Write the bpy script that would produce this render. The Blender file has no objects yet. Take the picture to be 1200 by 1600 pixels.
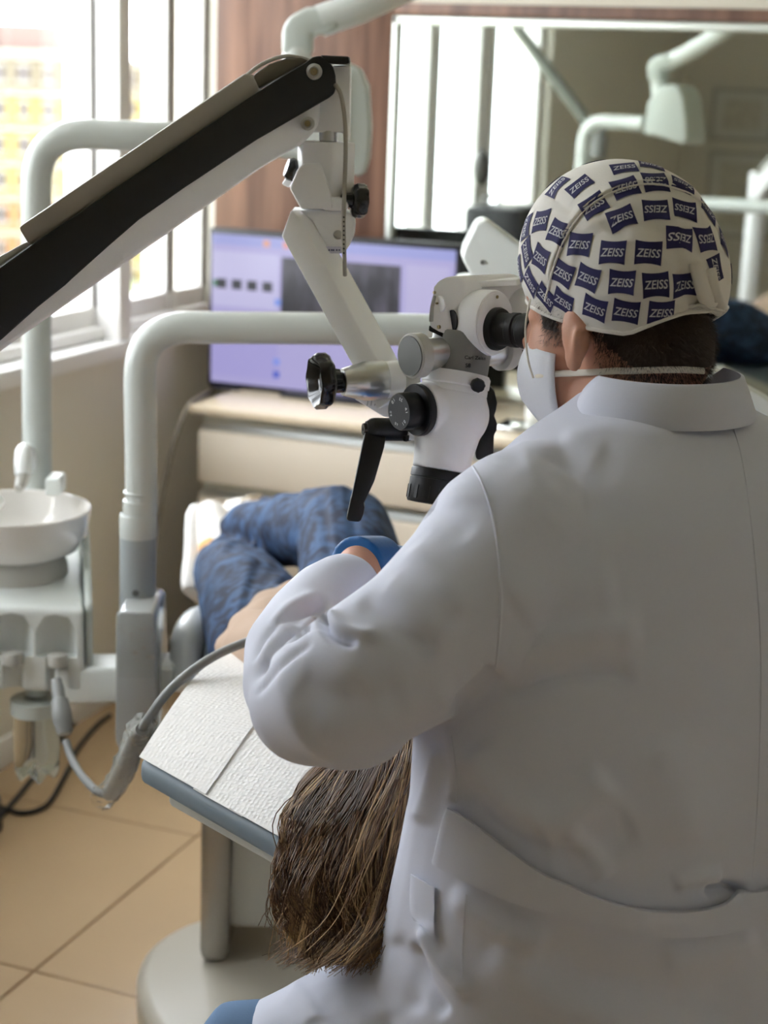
import bpy, bmesh, math, random
import numpy as np
from math import sin, cos, pi, radians, tan, atan2, sqrt
from mathutils import Vector as V, Matrix
from mathutils.bvhtree import BVHTree
random.seed(7); np.random.seed(7)
scn = bpy.context.scene
COL = scn.collection
# ------------------------------------------------------------------ camera
F, CX, CY, H = 2650.0, 600.0, 800.0, 1.5
PITCH, ROLL, YAW = radians(14.1), radians(2.1), radians(21.0)
RT = V((cos(YAW), sin(YAW), 0)); AW = V((-sin(YAW), cos(YAW), 0)); UP = V((0, 0, 1))
FWD = AW*cos(PITCH) - UP*sin(PITCH)
_u = RT.cross(FWD)
IX = RT*cos(ROLL) + _u*sin(ROLL); IDN = RT*sin(ROLL) - _u*cos(ROLL)
CAM = V((0, 0, H))
cam = bpy.data.objects.new('camera', bpy.data.cameras.new('camera')); COL.objects.link(cam)
cam.matrix_world = Matrix(((IX.x, -IDN.x, -FWD.x, CAM.x), (IX.y, -IDN.y, -FWD.y, CAM.y), (IX.z, -IDN.z, -FWD.z, CAM.z), (0, 0, 0, 1)))
cam.data.sensor_fit = 'VERTICAL'; cam.data.sensor_height = 36; cam.data.lens = F/1600*36
cam.data.clip_start = .02; cam.data.clip_end = 1000
cam.data.dof.use_dof = True; cam.data.dof.focus_distance = 1.70; cam.data.dof.aperture_fstop = 5.2
scn.camera = cam
# ------------------------------------------------------------------ sky, exposure
w = bpy.data.worlds.new('sky'); scn.world = w; w.use_nodes = True
bg = w.node_tree.nodes['Background']; bg.inputs[0].default_value = (0.90, 0.945, 1.0, 1); bg.inputs[1].default_value = 7.0
scn.view_settings.view_transform = 'Standard'; scn.view_settings.look = 'None'
scn.view_settings.gamma = 1; scn.view_settings.use_curve_mapping = False; scn.view_settings.exposure = 0.75

# ------------------------------------------------------------------ helpers
def ray(x, y): return FWD + IX*((x-CX)/F) + IDN*((y-CY)/F)
def at(x, y, d): return CAM + ray(x, y)*d                       # pixel + distance along the view axis
def onz(x, y, z): r = ray(x, y); return CAM + r*((z-H)/r.z)
def onx(x, y, X): r = ray(x, y); return CAM + r*(X/r.x)
def ony(x, y, Y): r = ray(x, y); return CAM + r*(Y/r.y)
def ona(x, y, a): r = ray(x, y); return CAM + r*(a/r.dot(AW))
def L(r, a, z): return RT*r + AW*a + UP*z
def ppx(A):                                                     # world points -> photo pixels
    A = np.asarray(A, float) - np.array(CAM); z = A@np.array(FWD)
    return CX + F*(A@np.array(IX))/z, CY + F*(A@np.array(IDN))/z
def lin(c):
    return tuple(((v/255)/12.92 if v/255 <= .04045 else ((v/255+.055)/1.055)**2.4) for v in c)

MATS = {}
def mat(name, col, rough=.5, metal=0, spec=.5, bump=0, bscale=40, var=0, vscale=6, coat=0, trans=0, ior=1.45, sheen=0, emit=None, es=1, sss=0):
    """procedural principled material; col is sRGB 0-255"""
    if name in MATS: return MATS[name]
    m = bpy.data.materials.new(name); m.use_nodes = True; nt = m.node_tree; N = nt.nodes; b = N['Principled BSDF']
    c = lin(col); b.inputs['Base Color'].default_value = (*c, 1)
    b.inputs['Roughness'].default_value = rough; b.inputs['Metallic'].default_value = metal
    b.inputs['Specular IOR Level'].default_value = spec; b.inputs['Coat Weight'].default_value = coat
    b.inputs['Transmission Weight'].default_value = trans; b.inputs['IOR'].default_value = ior
    b.inputs['Sheen Weight'].default_value = sheen
    if sss: b.inputs['Subsurface Weight'].default_value = sss; b.inputs['Subsurface Radius'].default_value = (.01, .004, .002)
    if emit: b.inputs['Emission Color'].default_value = (*lin(emit), 1); b.inputs['Emission Strength'].default_value = es
    tc = N.new('ShaderNodeTexCoord')
    if var:
        n = N.new('ShaderNodeTexNoise'); n.inputs['Scale'].default_value = vscale; n.inputs['Detail'].default_value = 4
        nt.links.new(tc.outputs['Object'], n.inputs['Vector'])
        r = N.new('ShaderNodeMix'); r.data_type = 'RGBA'
        r.inputs[6].default_value = (*[v*(1-var) for v in c], 1); r.inputs[7].default_value = (*[min(1, v*(1+var)) for v in c], 1)
        nt.links.new(n.outputs['Fac'], r.inputs[0]); nt.links.new(r.outputs[2], b.inputs['Base Color'])
    if bump:
        n = N.new('ShaderNodeTexNoise'); n.inputs['Scale'].default_value = bscale; n.inputs['Detail'].default_value = 3
        nt.links.new(tc.outputs['Object'], n.inputs['Vector'])
        bp = N.new('ShaderNodeBump'); bp.inputs['Strength'].default_value = bump; bp.inputs['Distance'].default_value = .002
        nt.links.new(n.outputs['Fac'], bp.inputs['Height']); nt.links.new(bp.outputs['Normal'], b.inputs['Normal'])
    MATS[name] = m; return m

def nodes(m): return m.node_tree.nodes, m.node_tree.links, m.node_tree.nodes['Principled BSDF']

# geometry = (list of points, list of faces)
def join(*gs):
    vs, fs = [], []
    for g in gs:
        k = len(vs); vs += [V(p) for p in g[0]]; fs += [tuple(i+k for i in f) for f in g[1]]
    return vs, fs
def gbox(c, s, ax=None):
    ax = ax or (V((1, 0, 0)), V((0, 1, 0)), V((0, 0, 1))); c = V(c)
    vs = [c + ax[0]*(s[0]/2*i) + ax[1]*(s[1]/2*j) + ax[2]*(s[2]/2*k) for i in (-1, 1) for j in (-1, 1) for k in (-1, 1)]
    return vs, [(0, 1, 3, 2), (4, 6, 7, 5), (0, 4, 5, 1), (2, 3, 7, 6), (0, 2, 6, 4), (1, 5, 7, 3)]
def gbb(x0, x1, y0, y1, z0, z1): return gbox(((x0+x1)/2, (y0+y1)/2, (z0+z1)/2), (abs(x1-x0), abs(y1-y0), abs(z1-z0)))
CAMAX = (RT, AW, UP)
def basis(d):
    d = V(d).normalized(); a = V((0, 0, 1)) if abs(d.z) < .9 else V((1, 0, 0))
    u = d.cross(a).normalized(); return u, d.cross(u).normalized(), d
def gloft(rings, cap=True, closed=True):
    n = len(rings[0]); vs = [V(p) for r in rings for p in r]; fs = []
    for i in range(len(rings)-1):
        for j in range(n if closed else n-1):
            k = (j+1) % n
            fs.append((i*n+j, i*n+k, (i+1)*n+k, (i+1)*n+j))
    if cap and closed: fs.append(tuple(range(n-1, -1, -1))); fs.append(tuple((len(rings)-1)*n+j for j in range(n)))
    return vs, fs
def ering(c, a, b, n=24, e=2.0):
    """closed (super)ellipse ring about c with half-axis vectors a, b"""
    out = []
    for i in range(n):
        t = 2*pi*i/n; ct, st = cos(t), sin(t)
        out.append(V(c) + V(a)*(math.copysign(abs(ct)**(2/e), ct)) + V(b)*(math.copysign(abs(st)**(2/e), st)))
    return out
def spline(pts, k=8):
    """Catmull-Rom through pts (tuples of any size)"""
    P = [np.array(p, float) for p in pts]; P = [2*P[0]-P[1]] + P + [2*P[-1]-P[-2]]; out = []
    for i in range(1, len(P)-2):
        for s in range(k):
            t = s/k; a, b, c, d = P[i-1:i+3]
            out.append(.5*((2*b)+(c-a)*t+(2*a-5*b+4*c-d)*t*t+(3*b-a-3*c+d)*t**3))
    out.append(P[-2]); return out
def gtube(pts, rad, n=16, cap=True, flat=None):
    """tube along pts; rad a number or list; flat=(ku,kv,dir) squashes the section"""
    P = [V(p[:3]) for p in pts]; m = len(P)
    R = [rad]*m if isinstance(rad, (int, float)) else list(rad)
    T = [(P[min(i+1, m-1)]-P[max(i-1, 0)]).normalized() for i in range(m)]
    u = basis(T[0])[0]
    if flat: u = (V(flat[2]) - T[0]*V(flat[2]).dot(T[0])).normalized()
    rings = []
    for i in range(m):
        u = (u - T[i]*u.dot(T[i])).normalized(); v = T[i].cross(u)
        ku, kv = (flat[0], flat[1]) if flat else (1, 1)
        rings.append(ering(P[i], u*R[i]*ku, v*R[i]*kv, n))
    return gloft(rings, cap)
def ground(P, ends=.35):                                        # rounded-end tube radii helper: list of (point, r)
    return P
def gcaps(P, n=20):
    """chain of (point, r) with hemispherical ends, as a closed tube"""
    pts, rr = [], []
    P = [(V(p), r) for p, r in P]
    d0 = (P[0][0]-P[1][0]).normalized(); d1 = (P[-1][0]-P[-2][0]).normalized()
    for k in range(5): t = pi/2*k/5; pts.append(P[0][0]+d0*P[0][1]*cos(t)); rr.append(max(1e-4, P[0][1]*sin(t)))
    for p, r in P: pts.append(p); rr.append(r)
    for k in range(4, -1, -1): t = pi/2*k/5; pts.append(P[-1][0]+d1*P[-1][1]*cos(t)); rr.append(max(1e-4, P[-1][1]*sin(t)))
    return gtube(pts, rr, n)
def glathe(prof, o, d, n=32, u=None, lobes=0, amp=0):
    """prof: list of (radius, distance along d)"""
    uu, vv, dd = basis(d); o = V(o); rings = []
    for r, t in prof:
        ring = []
        for i in range(n):
            a = 2*pi*i/n; k = r*(1+amp*cos(lobes*a)) if lobes else r
            ring.append(o + dd*t + uu*(k*cos(a)) + vv*(k*sin(a)))
        rings.append(ring)
    return gloft(rings)
def gprism(pts, ext):
    n = len(pts); pts = [V(p) for p in pts]; ext = V(ext)
    vs = pts + [p+ext for p in pts]
    fs = [tuple(range(n)), tuple(range(2*n-1, n-1, -1))] + [(i, i+n, (i+1) % n+n, (i+1) % n) for i in range(n)]
    return vs, fs
def gpx(outline, dep, thick, ext=None):
    """solid whose front outline is given in photo pixels at distance dep (number or f(x,y)), thick metres deep"""
    f = dep if callable(dep) else (lambda x, y: dep)
    pts = [at(x, y, f(x, y)) for x, y in outline]
    return gprism(pts, ext if ext is not None else AW*thick)
def gell(c, ax, n=24, m=16):
    """ellipsoid with half-axis vectors ax"""
    rings = []
    for i in range(m+1):
        t = pi*i/m; s = max(sin(t), 1e-3)
        rings.append(ering(V(c)+V(ax[2])*cos(t), V(ax[0])*s, V(ax[1])*s, n))
    return gloft(rings)
def bev(g, w, seg=2, ang=.45):
    bm = bmesh.new(); vs = [bm.verts.new(p) for p in g[0]]
    for f in g[1]:
        try: bm.faces.new([vs[i] for i in f])
        except ValueError: pass
    bmesh.ops.recalc_face_normals(bm, faces=bm.faces)
    es = [e for e in bm.edges if len(e.link_faces) == 2 and e.calc_face_angle(0) > ang]
    bmesh.ops.bevel(bm, geom=es, offset=w, segments=seg, profile=.5, affect='EDGES', clamp_overlap=True)
    bm.verts.index_update(); out = ([v.co.copy() for v in bm.verts], [tuple(v.index for v in f.verts) for f in bm.faces]); bm.free(); return out
def remesh(g, vox, smooth=6, fac=.5):
    me = bpy.data.meshes.new('tmp'); me.from_pydata([tuple(p) for p in g[0]], [], g[1])
    bm = bmesh.new(); bm.from_mesh(me); bmesh.ops.recalc_face_normals(bm, faces=bm.faces); bm.to_mesh(me); bm.free()
    o = bpy.data.objects.new('tmp', me); COL.objects.link(o)
    r = o.modifiers.new('r', 'REMESH'); r.mode = 'VOXEL'; r.voxel_size = vox; r.adaptivity = 0
    s = o.modifiers.new('s', 'SMOOTH'); s.iterations = smooth; s.factor = fac
    e = o.evaluated_get(bpy.context.evaluated_depsgraph_get()); m2 = e.to_mesh()
    vs = np.empty(len(m2.vertices)*3); m2.vertices.foreach_get('co', vs)
    fs = [tuple(p.vertices) for p in m2.polygons]; e.to_mesh_clear()
    bpy.data.objects.remove(o); bpy.data.meshes.remove(me)
    return vs.reshape(-1, 3), fs
def boolean(a, b, op='DIFFERENCE'):
    os_ = []
    for g in (a, b):
        me = bpy.data.meshes.new('tmp'); me.from_pydata([tuple(p) for p in g[0]], [], g[1])
        bm = bmesh.new(); bm.from_mesh(me); bmesh.ops.recalc_face_normals(bm, faces=bm.faces); bm.to_mesh(me); bm.free()
        o = bpy.data.objects.new('tmp', me); COL.objects.link(o); os_.append(o)
    m = os_[0].modifiers.new('b', 'BOOLEAN'); m.object = os_[1]; m.operation = op; m.solver = 'EXACT'
    e = os_[0].evaluated_get(bpy.context.evaluated_depsgraph_get()); m2 = e.to_mesh()
    out = ([v.co.copy() for v in m2.vertices], [tuple(p.vertices) for p in m2.polygons]); e.to_mesh_clear()
    for o in os_: bpy.data.objects.remove(o)
    return out
def normals(vs, fs):
    me = bpy.data.meshes.new('tmp'); me.from_pydata([tuple(p) for p in vs], [], fs); me.update()
    a = np.empty(len(vs)*3); me.vertices.foreach_get('normal', a); bpy.data.meshes.remove(me); return a.reshape(-1, 3)
def bvh(g): return BVHTree.FromPolygons([tuple(p) for p in g[0]], g[1])
def cast(T, x, y, off=0):
    r = ray(x, y).normalized(); h = T.ray_cast(CAM, r)
    if h[0] is None: return None
    n = h[1] if h[1].dot(r) < 0 else -h[1]
    return h[0] + n*off

ORG = {}
def thing(name, label, cat, loc, group=None):
    o = bpy.data.objects.new(name, None); o.empty_display_size = .05; COL.objects.link(o); o.location = loc
    o['label'] = label; o['category'] = cat
    if group: o['group'] = group
    ORG[o.name] = V(loc); return o
def obj(name, g, m, parent=None, sharp=40, label=None, cat=None, group=None, kind=None, origin=None, flip=True):
    """ONE mesh object from world-space geometry"""
    vs = [V(p) for p in g[0]]
    if parent is not None: org = ORG[parent.name]
    elif origin is not None: org = V(origin)
    else:
        lo = V((min(p[i] for p in vs) for i in range(3))); hi = V((max(p[i] for p in vs) for i in range(3)))
        org = V(((lo.x+hi.x)/2, (lo.y+hi.y)/2, lo.z))
    me = bpy.data.meshes.new(name); me.from_pydata([tuple(p-org) for p in vs], [], [tuple(f) for f in g[1]])
    if flip:
        bm = bmesh.new(); bm.from_mesh(me); bmesh.ops.recalc_face_normals(bm, faces=bm.faces); bm.to_mesh(me); bm.free()
    me.shade_smooth(); me.set_sharp_from_angle(angle=radians(sharp))
    for mm in (m if isinstance(m, (list, tuple)) else [m]): me.materials.append(mm)
    o = bpy.data.objects.new(name, me); COL.objects.link(o)
    if parent is not None: o.parent = parent
    else: o.location = org
    ORG[o.name] = org
    if label: o['label'] = label
    if cat: o['category'] = cat
    if group: o['group'] = group
    if kind: o['kind'] = kind
    return o
def text2d(s, size=1, shear=0, bold=0):
    """outline text as flat triangles: points (x,y) with width normalised to `size`"""
    cu = bpy.data.curves.new('t', 'FONT'); cu.body = s; cu.shear = shear; cu.offset = bold; cu.align_x = 'CENTER'; cu.align_y = 'CENTER'; cu.resolution_u = 3
    o = bpy.data.objects.new('t', cu); COL.objects.link(o)
    e = o.evaluated_get(bpy.context.evaluated_depsgraph_get()); m = e.to_mesh()
    vs = [(v.co.x, v.co.y) for v in m.vertices]; fs = [tuple(p.vertices) for p in m.polygons]; e.to_mesh_clear()
    bpy.data.objects.remove(o); bpy.data.curves.remove(cu)
    x0 = min(v[0] for v in vs); x1 = max(v[0] for v in vs); y0 = min(v[1] for v in vs); y1 = max(v[1] for v in vs); k = size/(x1-x0)
    return [((x-(x0+x1)/2)*k, (y-(y0+y1)/2)*k) for x, y in vs], fs
# ------------------------------------------------------------------ the room
XL, YB, XR, YR, ZC, SILL = -2.035, 4.015, 2.2, -1.78, 2.75, .90
m_wall = mat('wall_paint', (230, 226, 214), .8, bump=.15, bscale=120)
m_wallb = mat('back_wall_paint', (226, 220, 204), .8, bump=.15, bscale=120)
m_ceil = mat('ceiling_paint', (238, 236, 230), .9)
m_white = mat('white_window_lacquer', (240, 238, 235), .45)
m_tile = mat('floor_tile_glaze', (206, 178, 142), .22, spec=.5, var=.07, vscale=3)
m_grout = mat('grout', (150, 120, 92), .9)
m_glass = bpy.data.materials.new('window_glass'); m_glass.use_nodes = True
_n = m_glass.node_tree.nodes; _l = m_glass.node_tree.links; _n.remove(_n['Principled BSDF'])
_t = _n.new('ShaderNodeBsdfTransparent'); _g = _n.new('ShaderNodeBsdfGlossy'); _g.inputs['Roughness'].default_value = .02
_x = _n.new('ShaderNodeMixShader'); _x.inputs[0].default_value = .05
_l.new(_t.outputs[0], _x.inputs[1]); _l.new(_g.outputs[0], _x.inputs[2]); _l.new(_x.outputs[0], _n['Material Output'].inputs[0])

fl = obj('floor', gbb(XL-.2, XR, YR, YB+.1, -.06, -.004), m_grout, kind='structure', origin=(0, 0, 0))
TS = .6; tg = bev(gbb(-TS/2+.0022, TS/2-.0022, -TS/2+.0022, TS/2-.0022, -.006, 0), .0015, 1)
tm = bpy.data.meshes.new('tile'); tm.from_pydata([tuple(p) for p in tg[0]], [], tg[1]); tm.materials.append(m_tile)
TX0, TY0 = -1.481, 2.256                                       # a grout crossing read from the photo
for i in range(-1, 7):
    for j in range(-7, 4):
        x, y = TX0+TS*(i+.5), TY0+TS*(j+.5)
        if x > XR or x < XL-.29 or y > YB+.2 or y < YR-.2: continue
        t = bpy.data.objects.new('tile', tm); COL.objects.link(t); t.parent = fl; t.location = (x, y, 0)
obj('ceiling', gbb(XL-.2, XR+.1, YR-.1, YB+.1, ZC, ZC+.1), m_ceil, kind='structure')
WB = [.95, 1.70, 2.29, 2.79, 3.475, 3.815, 4.0]                      # window bounds along the left wall; last bay added over the corner pier
PANE = [(1.03, 1.60), (1.80, 2.23), (2.35, 2.73), (2.85, 3.43), (3.515, 3.79), (3.84, 3.98)]  # widened over the frames, last pane added on the jamb, so sky whitens them
ZW = 2.35
obj('wall_left', join(gbb(XL-.2, XL, YR, YB+.1, 0, .86), gbb(XL-.2, XL, YR, YB+.1, ZW, ZC), gbb(XL-.2, XL, YR, WB[0], .86, ZW),
                      gbb(XL-.2, XL, WB[-1], YB+.1, .86, ZW)), m_wall, kind='structure')
obj('wall_back', gbb(XL-.2, XR+.1, YB, YB+.1, 0, ZC), m_wallb, kind='structure')
obj('wall_right', gbb(XR, XR+.1, YR-.1, YB+.1, 0, ZC), m_wall, kind='structure')
obj('wall_rear', gbb(XL-.2, XR+.1, YR-.1, YR, 0, ZC), m_wall, kind='structure')
obj('baseboard_left', bev(gbb(XL, XL+.012, YR, YB, 0, .07), .003), m_white, kind='structure')
obj('trim_1', bev(gbb(XL-.1, XL+.05, WB[0]-.05, WB[-1]+.03, .86, SILL), .006), m_white, kind='structure')   # window sill
m_seal = mat('window_seal', (70, 66, 62), .7)
for i, (a, b) in enumerate(PANE):
    lo, hi = WB[i]+.004, WB[i+1]-.004; x0, x1 = XL-.10, XL-.03; zb, zt = .975, 2.27
    fr = obj('window_%d' % (i+1), join(bev(gbb(x0, x1, lo, a, SILL, ZW), .005), bev(gbb(x0, x1, b, hi, SILL, ZW), .005),
             bev(gbb(x0, x1, a, b, SILL, zb), .005), bev(gbb(x0, x1, a, b, zt, ZW), .005)), m_white, kind='structure')
    obj('pane', gbb(XL-.07, XL-.064, a-.005, b+.005, zb-.005, zt+.005), m_glass, fr)
    obj('frame_rail', bev(gbb(XL-.05, XL-.005, lo+.01, hi-.01, SILL+.002, SILL+.03), .004), m_white, fr)
    obj('seal', gbb(XL-.03, XL-.026, b+.012, b+.016, zb, zt), m_seal, fr)
obj('trim_2', bev(gbb(XL-.1, XL+.035, 3.447, 3.503, SILL, ZW), .004), m_white, kind='structure')

# wood panelling on the back wall
m_wood = mat('walnut_veneer', (138, 98, 76), .42); N, LK, B = nodes(m_wood)
tc = N.new('ShaderNodeTexCoord'); mp = N.new('ShaderNodeMapping'); mp.inputs['Scale'].default_value = (14, 14, .9)
nz = N.new('ShaderNodeTexNoise'); nz.inputs['Scale'].default_value = 2.2; nz.inputs['Detail'].default_value = 8; nz.inputs['Distortion'].default_value = .4
cr = N.new('ShaderNodeValToRGB'); cr.color_ramp.elements[0].position = .3; cr.color_ramp.elements[0].color = (*lin((84, 56, 44)), 1)
cr.color_ramp.elements[1].position = .75; cr.color_ramp.elements[1].color = (*lin((136, 100, 80)), 1)
LK.new(tc.outputs['Object'], mp.inputs[0]); LK.new(mp.outputs[0], nz.inputs['Vector']); LK.new(nz.outputs['Fac'], cr.inputs[0]); LK.new(cr.outputs[0], B.inputs['Base Color'])
MX0, MX1, MZ0, MZ1 = -1.551, 1.3, .755, 1.664
obj('trim_3', bev(gbb(XL, MX0-.004, YB-.022, YB, .755, ZC), .001), m_wood, kind='structure')
obj('trim_4', bev(gbb(MX0-.004, MX1+.2, YB-.022, YB, MZ1+.004, MZ1+.032), .001), m_wood, kind='structure')

# mirror
mr = thing('wall_mirror', 'wide wall mirror with a pale metal frame, mounted beside the walnut panel', 'mirror', (MX0, YB-.02, MZ0))
m_mir = mat('silvered_glass', (226, 232, 226), .015, 1.0)
m_alu = mat('brushed_aluminium', (205, 207, 205), .3, 1.0, bump=.05, bscale=200)
obj('glass', gbb(MX0, MX1, YB-.012, YB-.004, MZ0, MZ1), m_mir, mr)
obj('frame', join(bev(gbb(MX0-.003, MX1, YB-.03, YB-.004, MZ1-.018, MZ1), .003), bev(gbb(MX0-.003, MX0+.012, YB-.03, YB-.004, MZ0, MZ1), .003),
                  bev(gbb(MX1-.01, MX1+.003, YB-.03, YB-.004, MZ0, MZ1), .003)), mat('frame_metal', (214, 218, 210), .35, .6), mr)

# counter run on the back wall
m_cab = mat('cream_laminate', (226, 214, 196), .45, bump=.04, bscale=60)
m_top = mat('beige_stone_worktop', (206, 190, 164), .18, var=.12, vscale=60)
CYF, CXL, CXR, CZ = 3.56, -1.855, 1.6, .747
obj('worktop', bev(gbb(CXL-.012, CXR, CYF-.02, YB-.024, CZ-.02, CZ), .005), m_top, label='long beige stone worktop running under the mirror, monitor standing on it', cat='worktop')
cx = CXL; k = 0
while cx < CXR-.1:
    wd = 1.12 if k == 0 else .6; x1 = min(cx+wd, CXR)
    nm = ['wide cream drawer unit under the worktop below the monitor', 'narrow cream drawer unit second from the window wall, under the worktop',
          'narrow cream drawer unit third from the window wall, under the worktop', 'cream drawer unit fourth from the window wall, under the worktop', 'last cream drawer unit at the far end of the worktop'][min(k, 4)]
    c = thing('drawer_cabinet', nm, 'cabinet', (cx, CYF, 0), 'drawer cabinets under the worktop')
    obj('body', join(gbb(cx+.002, x1-.002, CYF+.03, YB-.03, .08, CZ-.022), gbb(cx+.002, x1-.002, CYF+.07, YB-.03, 0.001, .08)), m_cab, c)
    for z1, z0 in ((.686, .558), (.522, .33), (.296, .10)):
        d = obj('drawer', bev(gbb(cx+.004, x1-.004, CYF, CYF+.029, z0, z1), .003), m_cab, c)
        ORG[d.name] = ORG[c.name]
        obj('handle_profile', bev(gbb(cx+.004, x1-.004, CYF+.006, CYF+.0295, z1+.001, z1+.009), .002), m_alu, d)
        obj('finger_groove', gbb(cx+.004, x1-.004, CYF+.0265, CYF+.0298, z1+.0095, z1+.0345), m_alu, d)
    cx = x1; k += 1

# pictures on the rear wall (seen in the mirror)
m_mat = mat('picture_mount', (226, 226, 220), .7); m_fr = mat('picture_frame_grey', (190, 190, 180), .5); m_pr = mat('certificate_print', (214, 212, 200), .7, var=.25, vscale=16)
for lab, xa, xb, za, zb in (('pale certificate in a grey frame, upper one on the rear wall', 1110, 1215, 140, 218), ('larger certificate in a grey frame, hung below the upper one', 1100, 1220, 240, 368)):
    p0 = ony(xa, zb, 2*YB-YR); p1 = ony(xb, za, 2*YB-YR)
    t = thing('framed_certificate', lab, 'picture', (p0.x, YR, p0.z), 'certificates on the rear wall')
    a, b, c, d = p0.x, p1.x, p0.z, p1.z
    obj('mount', gbb(a+.02, b-.02, YR+.001, YR+.012, c+.02, d-.02), m_mat, t)
    obj('print', gbb(a+.07, b-.07, YR+.0125, YR+.0135, c+.06, d-.06), m_pr, t)
    obj('frame', join(gbb(a, b, YR+.001, YR+.025, c, c+.02), gbb(a, b, YR+.001, YR+.025, d-.02, d), gbb(a, a+.02, YR+.001, YR+.025, c+.02, d-.02), gbb(b-.02, b, YR+.001, YR+.025, c+.02, d-.02)), m_fr, t)

# ------------------------------------------------------------------ outside: apartment blocks across the street
def building(lab, px0, px1, ytop, dist, wallcols, nwin, frow, roofh, name='apartment_building'):
    """facade facing the window; rows of windows each with its own frame"""
    a = dist; tl = ona(px0, ytop, a); tr = ona(px1, ytop, a); ztop = tl.z; zg = -20.0
    t = thing(name, lab, 'building', (tl.x, tl.y, zg), 'apartment blocks outside the window')
    ax = RT; r0, r1 = tl.dot(RT), tr.dot(RT); W = r1-r0
    fh = 3.0; nf = int((ztop-zg)/fh)+1
    m_band = mat('pale_render_band', (146, 138, 126), .9); m_win = mat('dark_window', (66, 58, 56), .3); m_wf = mat('window_surround', (176, 172, 166), .8)
    obj('roof_slab', bev(gbox(L((r0+r1)/2, a+5, ztop+.2), (W+.6, 10.6, .4), CAMAX), .05), m_band, t)
    if roofh: obj('roof_structure', join(bev(gbox(L(r0+W*.45, a+4, ztop+.4+roofh/2), (W*.62, 6, roofh), CAMAX), .05), bev(gbox(L(r0+W*.2, a+3, ztop+.4+roofh*.4), (W*.2, 4, roofh*.8), CAMAX), .05)), mat('roof_structure_grey', (108, 92, 86), .9), t)
    for f in range(nf):
        z1 = ztop-f*fh; z0 = max(z1-fh, zg)
        if z1 <= zg+.5: break
        obj('storey_wall', gbox(L((r0+r1)/2, a+5, (z0+z1)/2), (W, 10, z1-z0), CAMAX), mat('render_%d_%d_%d' % wallcols[min(f, len(wallcols)-1)], wallcols[min(f, len(wallcols)-1)], .9, var=.06, vscale=.6), t)
        obj('floor_band', bev(gbox(L((r0+r1)/2, a-.1, z1-.2), (W, .3, .35), CAMAX), .03), m_band, t)
        for k in range(nwin):
            r = r0 + W*(k+.5)/nwin; ww = 1.1 if (k+f) % 3 else .8
            wn = obj('window', gbox(L(r, a-.04, z1-1.55), (ww, .12, 1.3), CAMAX), m_win, t); ORG[wn.name] = ORG[t.name]
            obj('window_frame', join(gbox(L(r, a-.1, z1-.86), (ww+.2, .1, .1), CAMAX), gbox(L(r, a-.12, z1-2.26), (ww+.3, .2, .12), CAMAX), gbox(L(r, a-.1, z1-1.55), (.06, .1, 1.3), CAMAX)), m_wf, wn)
YEL, ORA, PAL = (136, 122, 74), (138, 102, 68), (108, 100, 84)
building('tall yellow and orange apartment block with rows of small windows beyond the window', -62, 134, 82, 150, [PAL, YEL, YEL, YEL, ORA, ORA, ORA], 5, 0, 2.2)
building('lower pale yellow block behind the dark window mullion', 190, 276, 100, 185, [PAL, YEL, ORA, YEL, YEL, ORA, YEL], 3, 0, 0)
# blocks seen through the nearer panes by way of the mirror
def farblock(lab, x, y, wx, h, col):
    t = thing('distant_building', lab, 'building', (x, y, -20), 'low blocks facing the side windows')
    obj('wall', gbb(x-6, x+6, y-wx/2, y+wx/2, -20, h), mat('render_%d_%d_%d' % col, col, .9), t)
    obj('roof', bev(gbb(x-6.3, x+6.3, y-wx/2-.3, y+wx/2+.3, h, h+.6), .1), mat('roof_structure_grey', (108, 92, 86), .9), t)
    for j in range(4):
        for i in range(3): obj('window', gbb(x+5.95, x+6.06, y-wx/2+wx*(i+.5)/3-.7, y-wx/2+wx*(i+.5)/3+.7, h-2.4-j*3.2, h-.9-j*3.2), mat('dark_window', (66, 58, 56), .3), t)
for i, (x, y, wd, h, c) in enumerate(((-95, 20, 26, -4, ORA), (-100, 54, 24, -2.5, PAL), (-90, 92, 26, -6, YEL), (-105, -18, 28, -5, PAL), (-150, 40, 22, -3, ORA))):
    farblock(['low orange block facing the side windows', 'pale block facing the side windows, taller than its neighbours', 'yellow block facing the side windows', 'pale wide block opposite the rear end of the window wall', 'small orange block in the second row of the street'][i], x, y, wd, h, c)
gr = mat('street_greenery', (116, 122, 88), .95, var=.25, vscale=.05)
obj('ground', gbb(-400, -20, -200, 500, -20.6, -20), gr, kind='structure')
# ------------------------------------------------------------------ operating microscope
m_mw = mat('microscope_white_paint', (244, 243, 242), .38, bump=.06, bscale=400)
m_blk = mat('black_satin_plastic', (16, 16, 18), .45, bump=.1, bscale=300)
m_gls = mat('black_gloss_plastic', (12, 12, 13), .2, coat=.2)
m_mg = mat('microscope_grey_paint', (128, 128, 124), .4)
m_lg = mat('light_grey_plastic', (186, 184, 176), .4)
m_sil = mat('satin_aluminium', (196, 196, 194), .28, 1.0)
m_dkp = mat('charcoal_panel', (18, 19, 22), .5, bump=.08, bscale=300)
dA = lambda x, y: 1.87 + (x-490)*.00034                         # the arm comes nearer towards its stand
foot = at(-330, 650, 1.6); foot.z = 0
ms = thing('operating_microscope', 'white and black operating microscope on a jointed arm, eyepieces at the clinician\'s eyes', 'microscope', foot)
KA = (-RT*.80 - AW*.60).normalized()                            # sideways axis of the optics (towards the control knobs)
EA = (RT*.80 - AW*.60 + UP*.06).normalized()                    # eyepiece axis, towards the eyes
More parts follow.
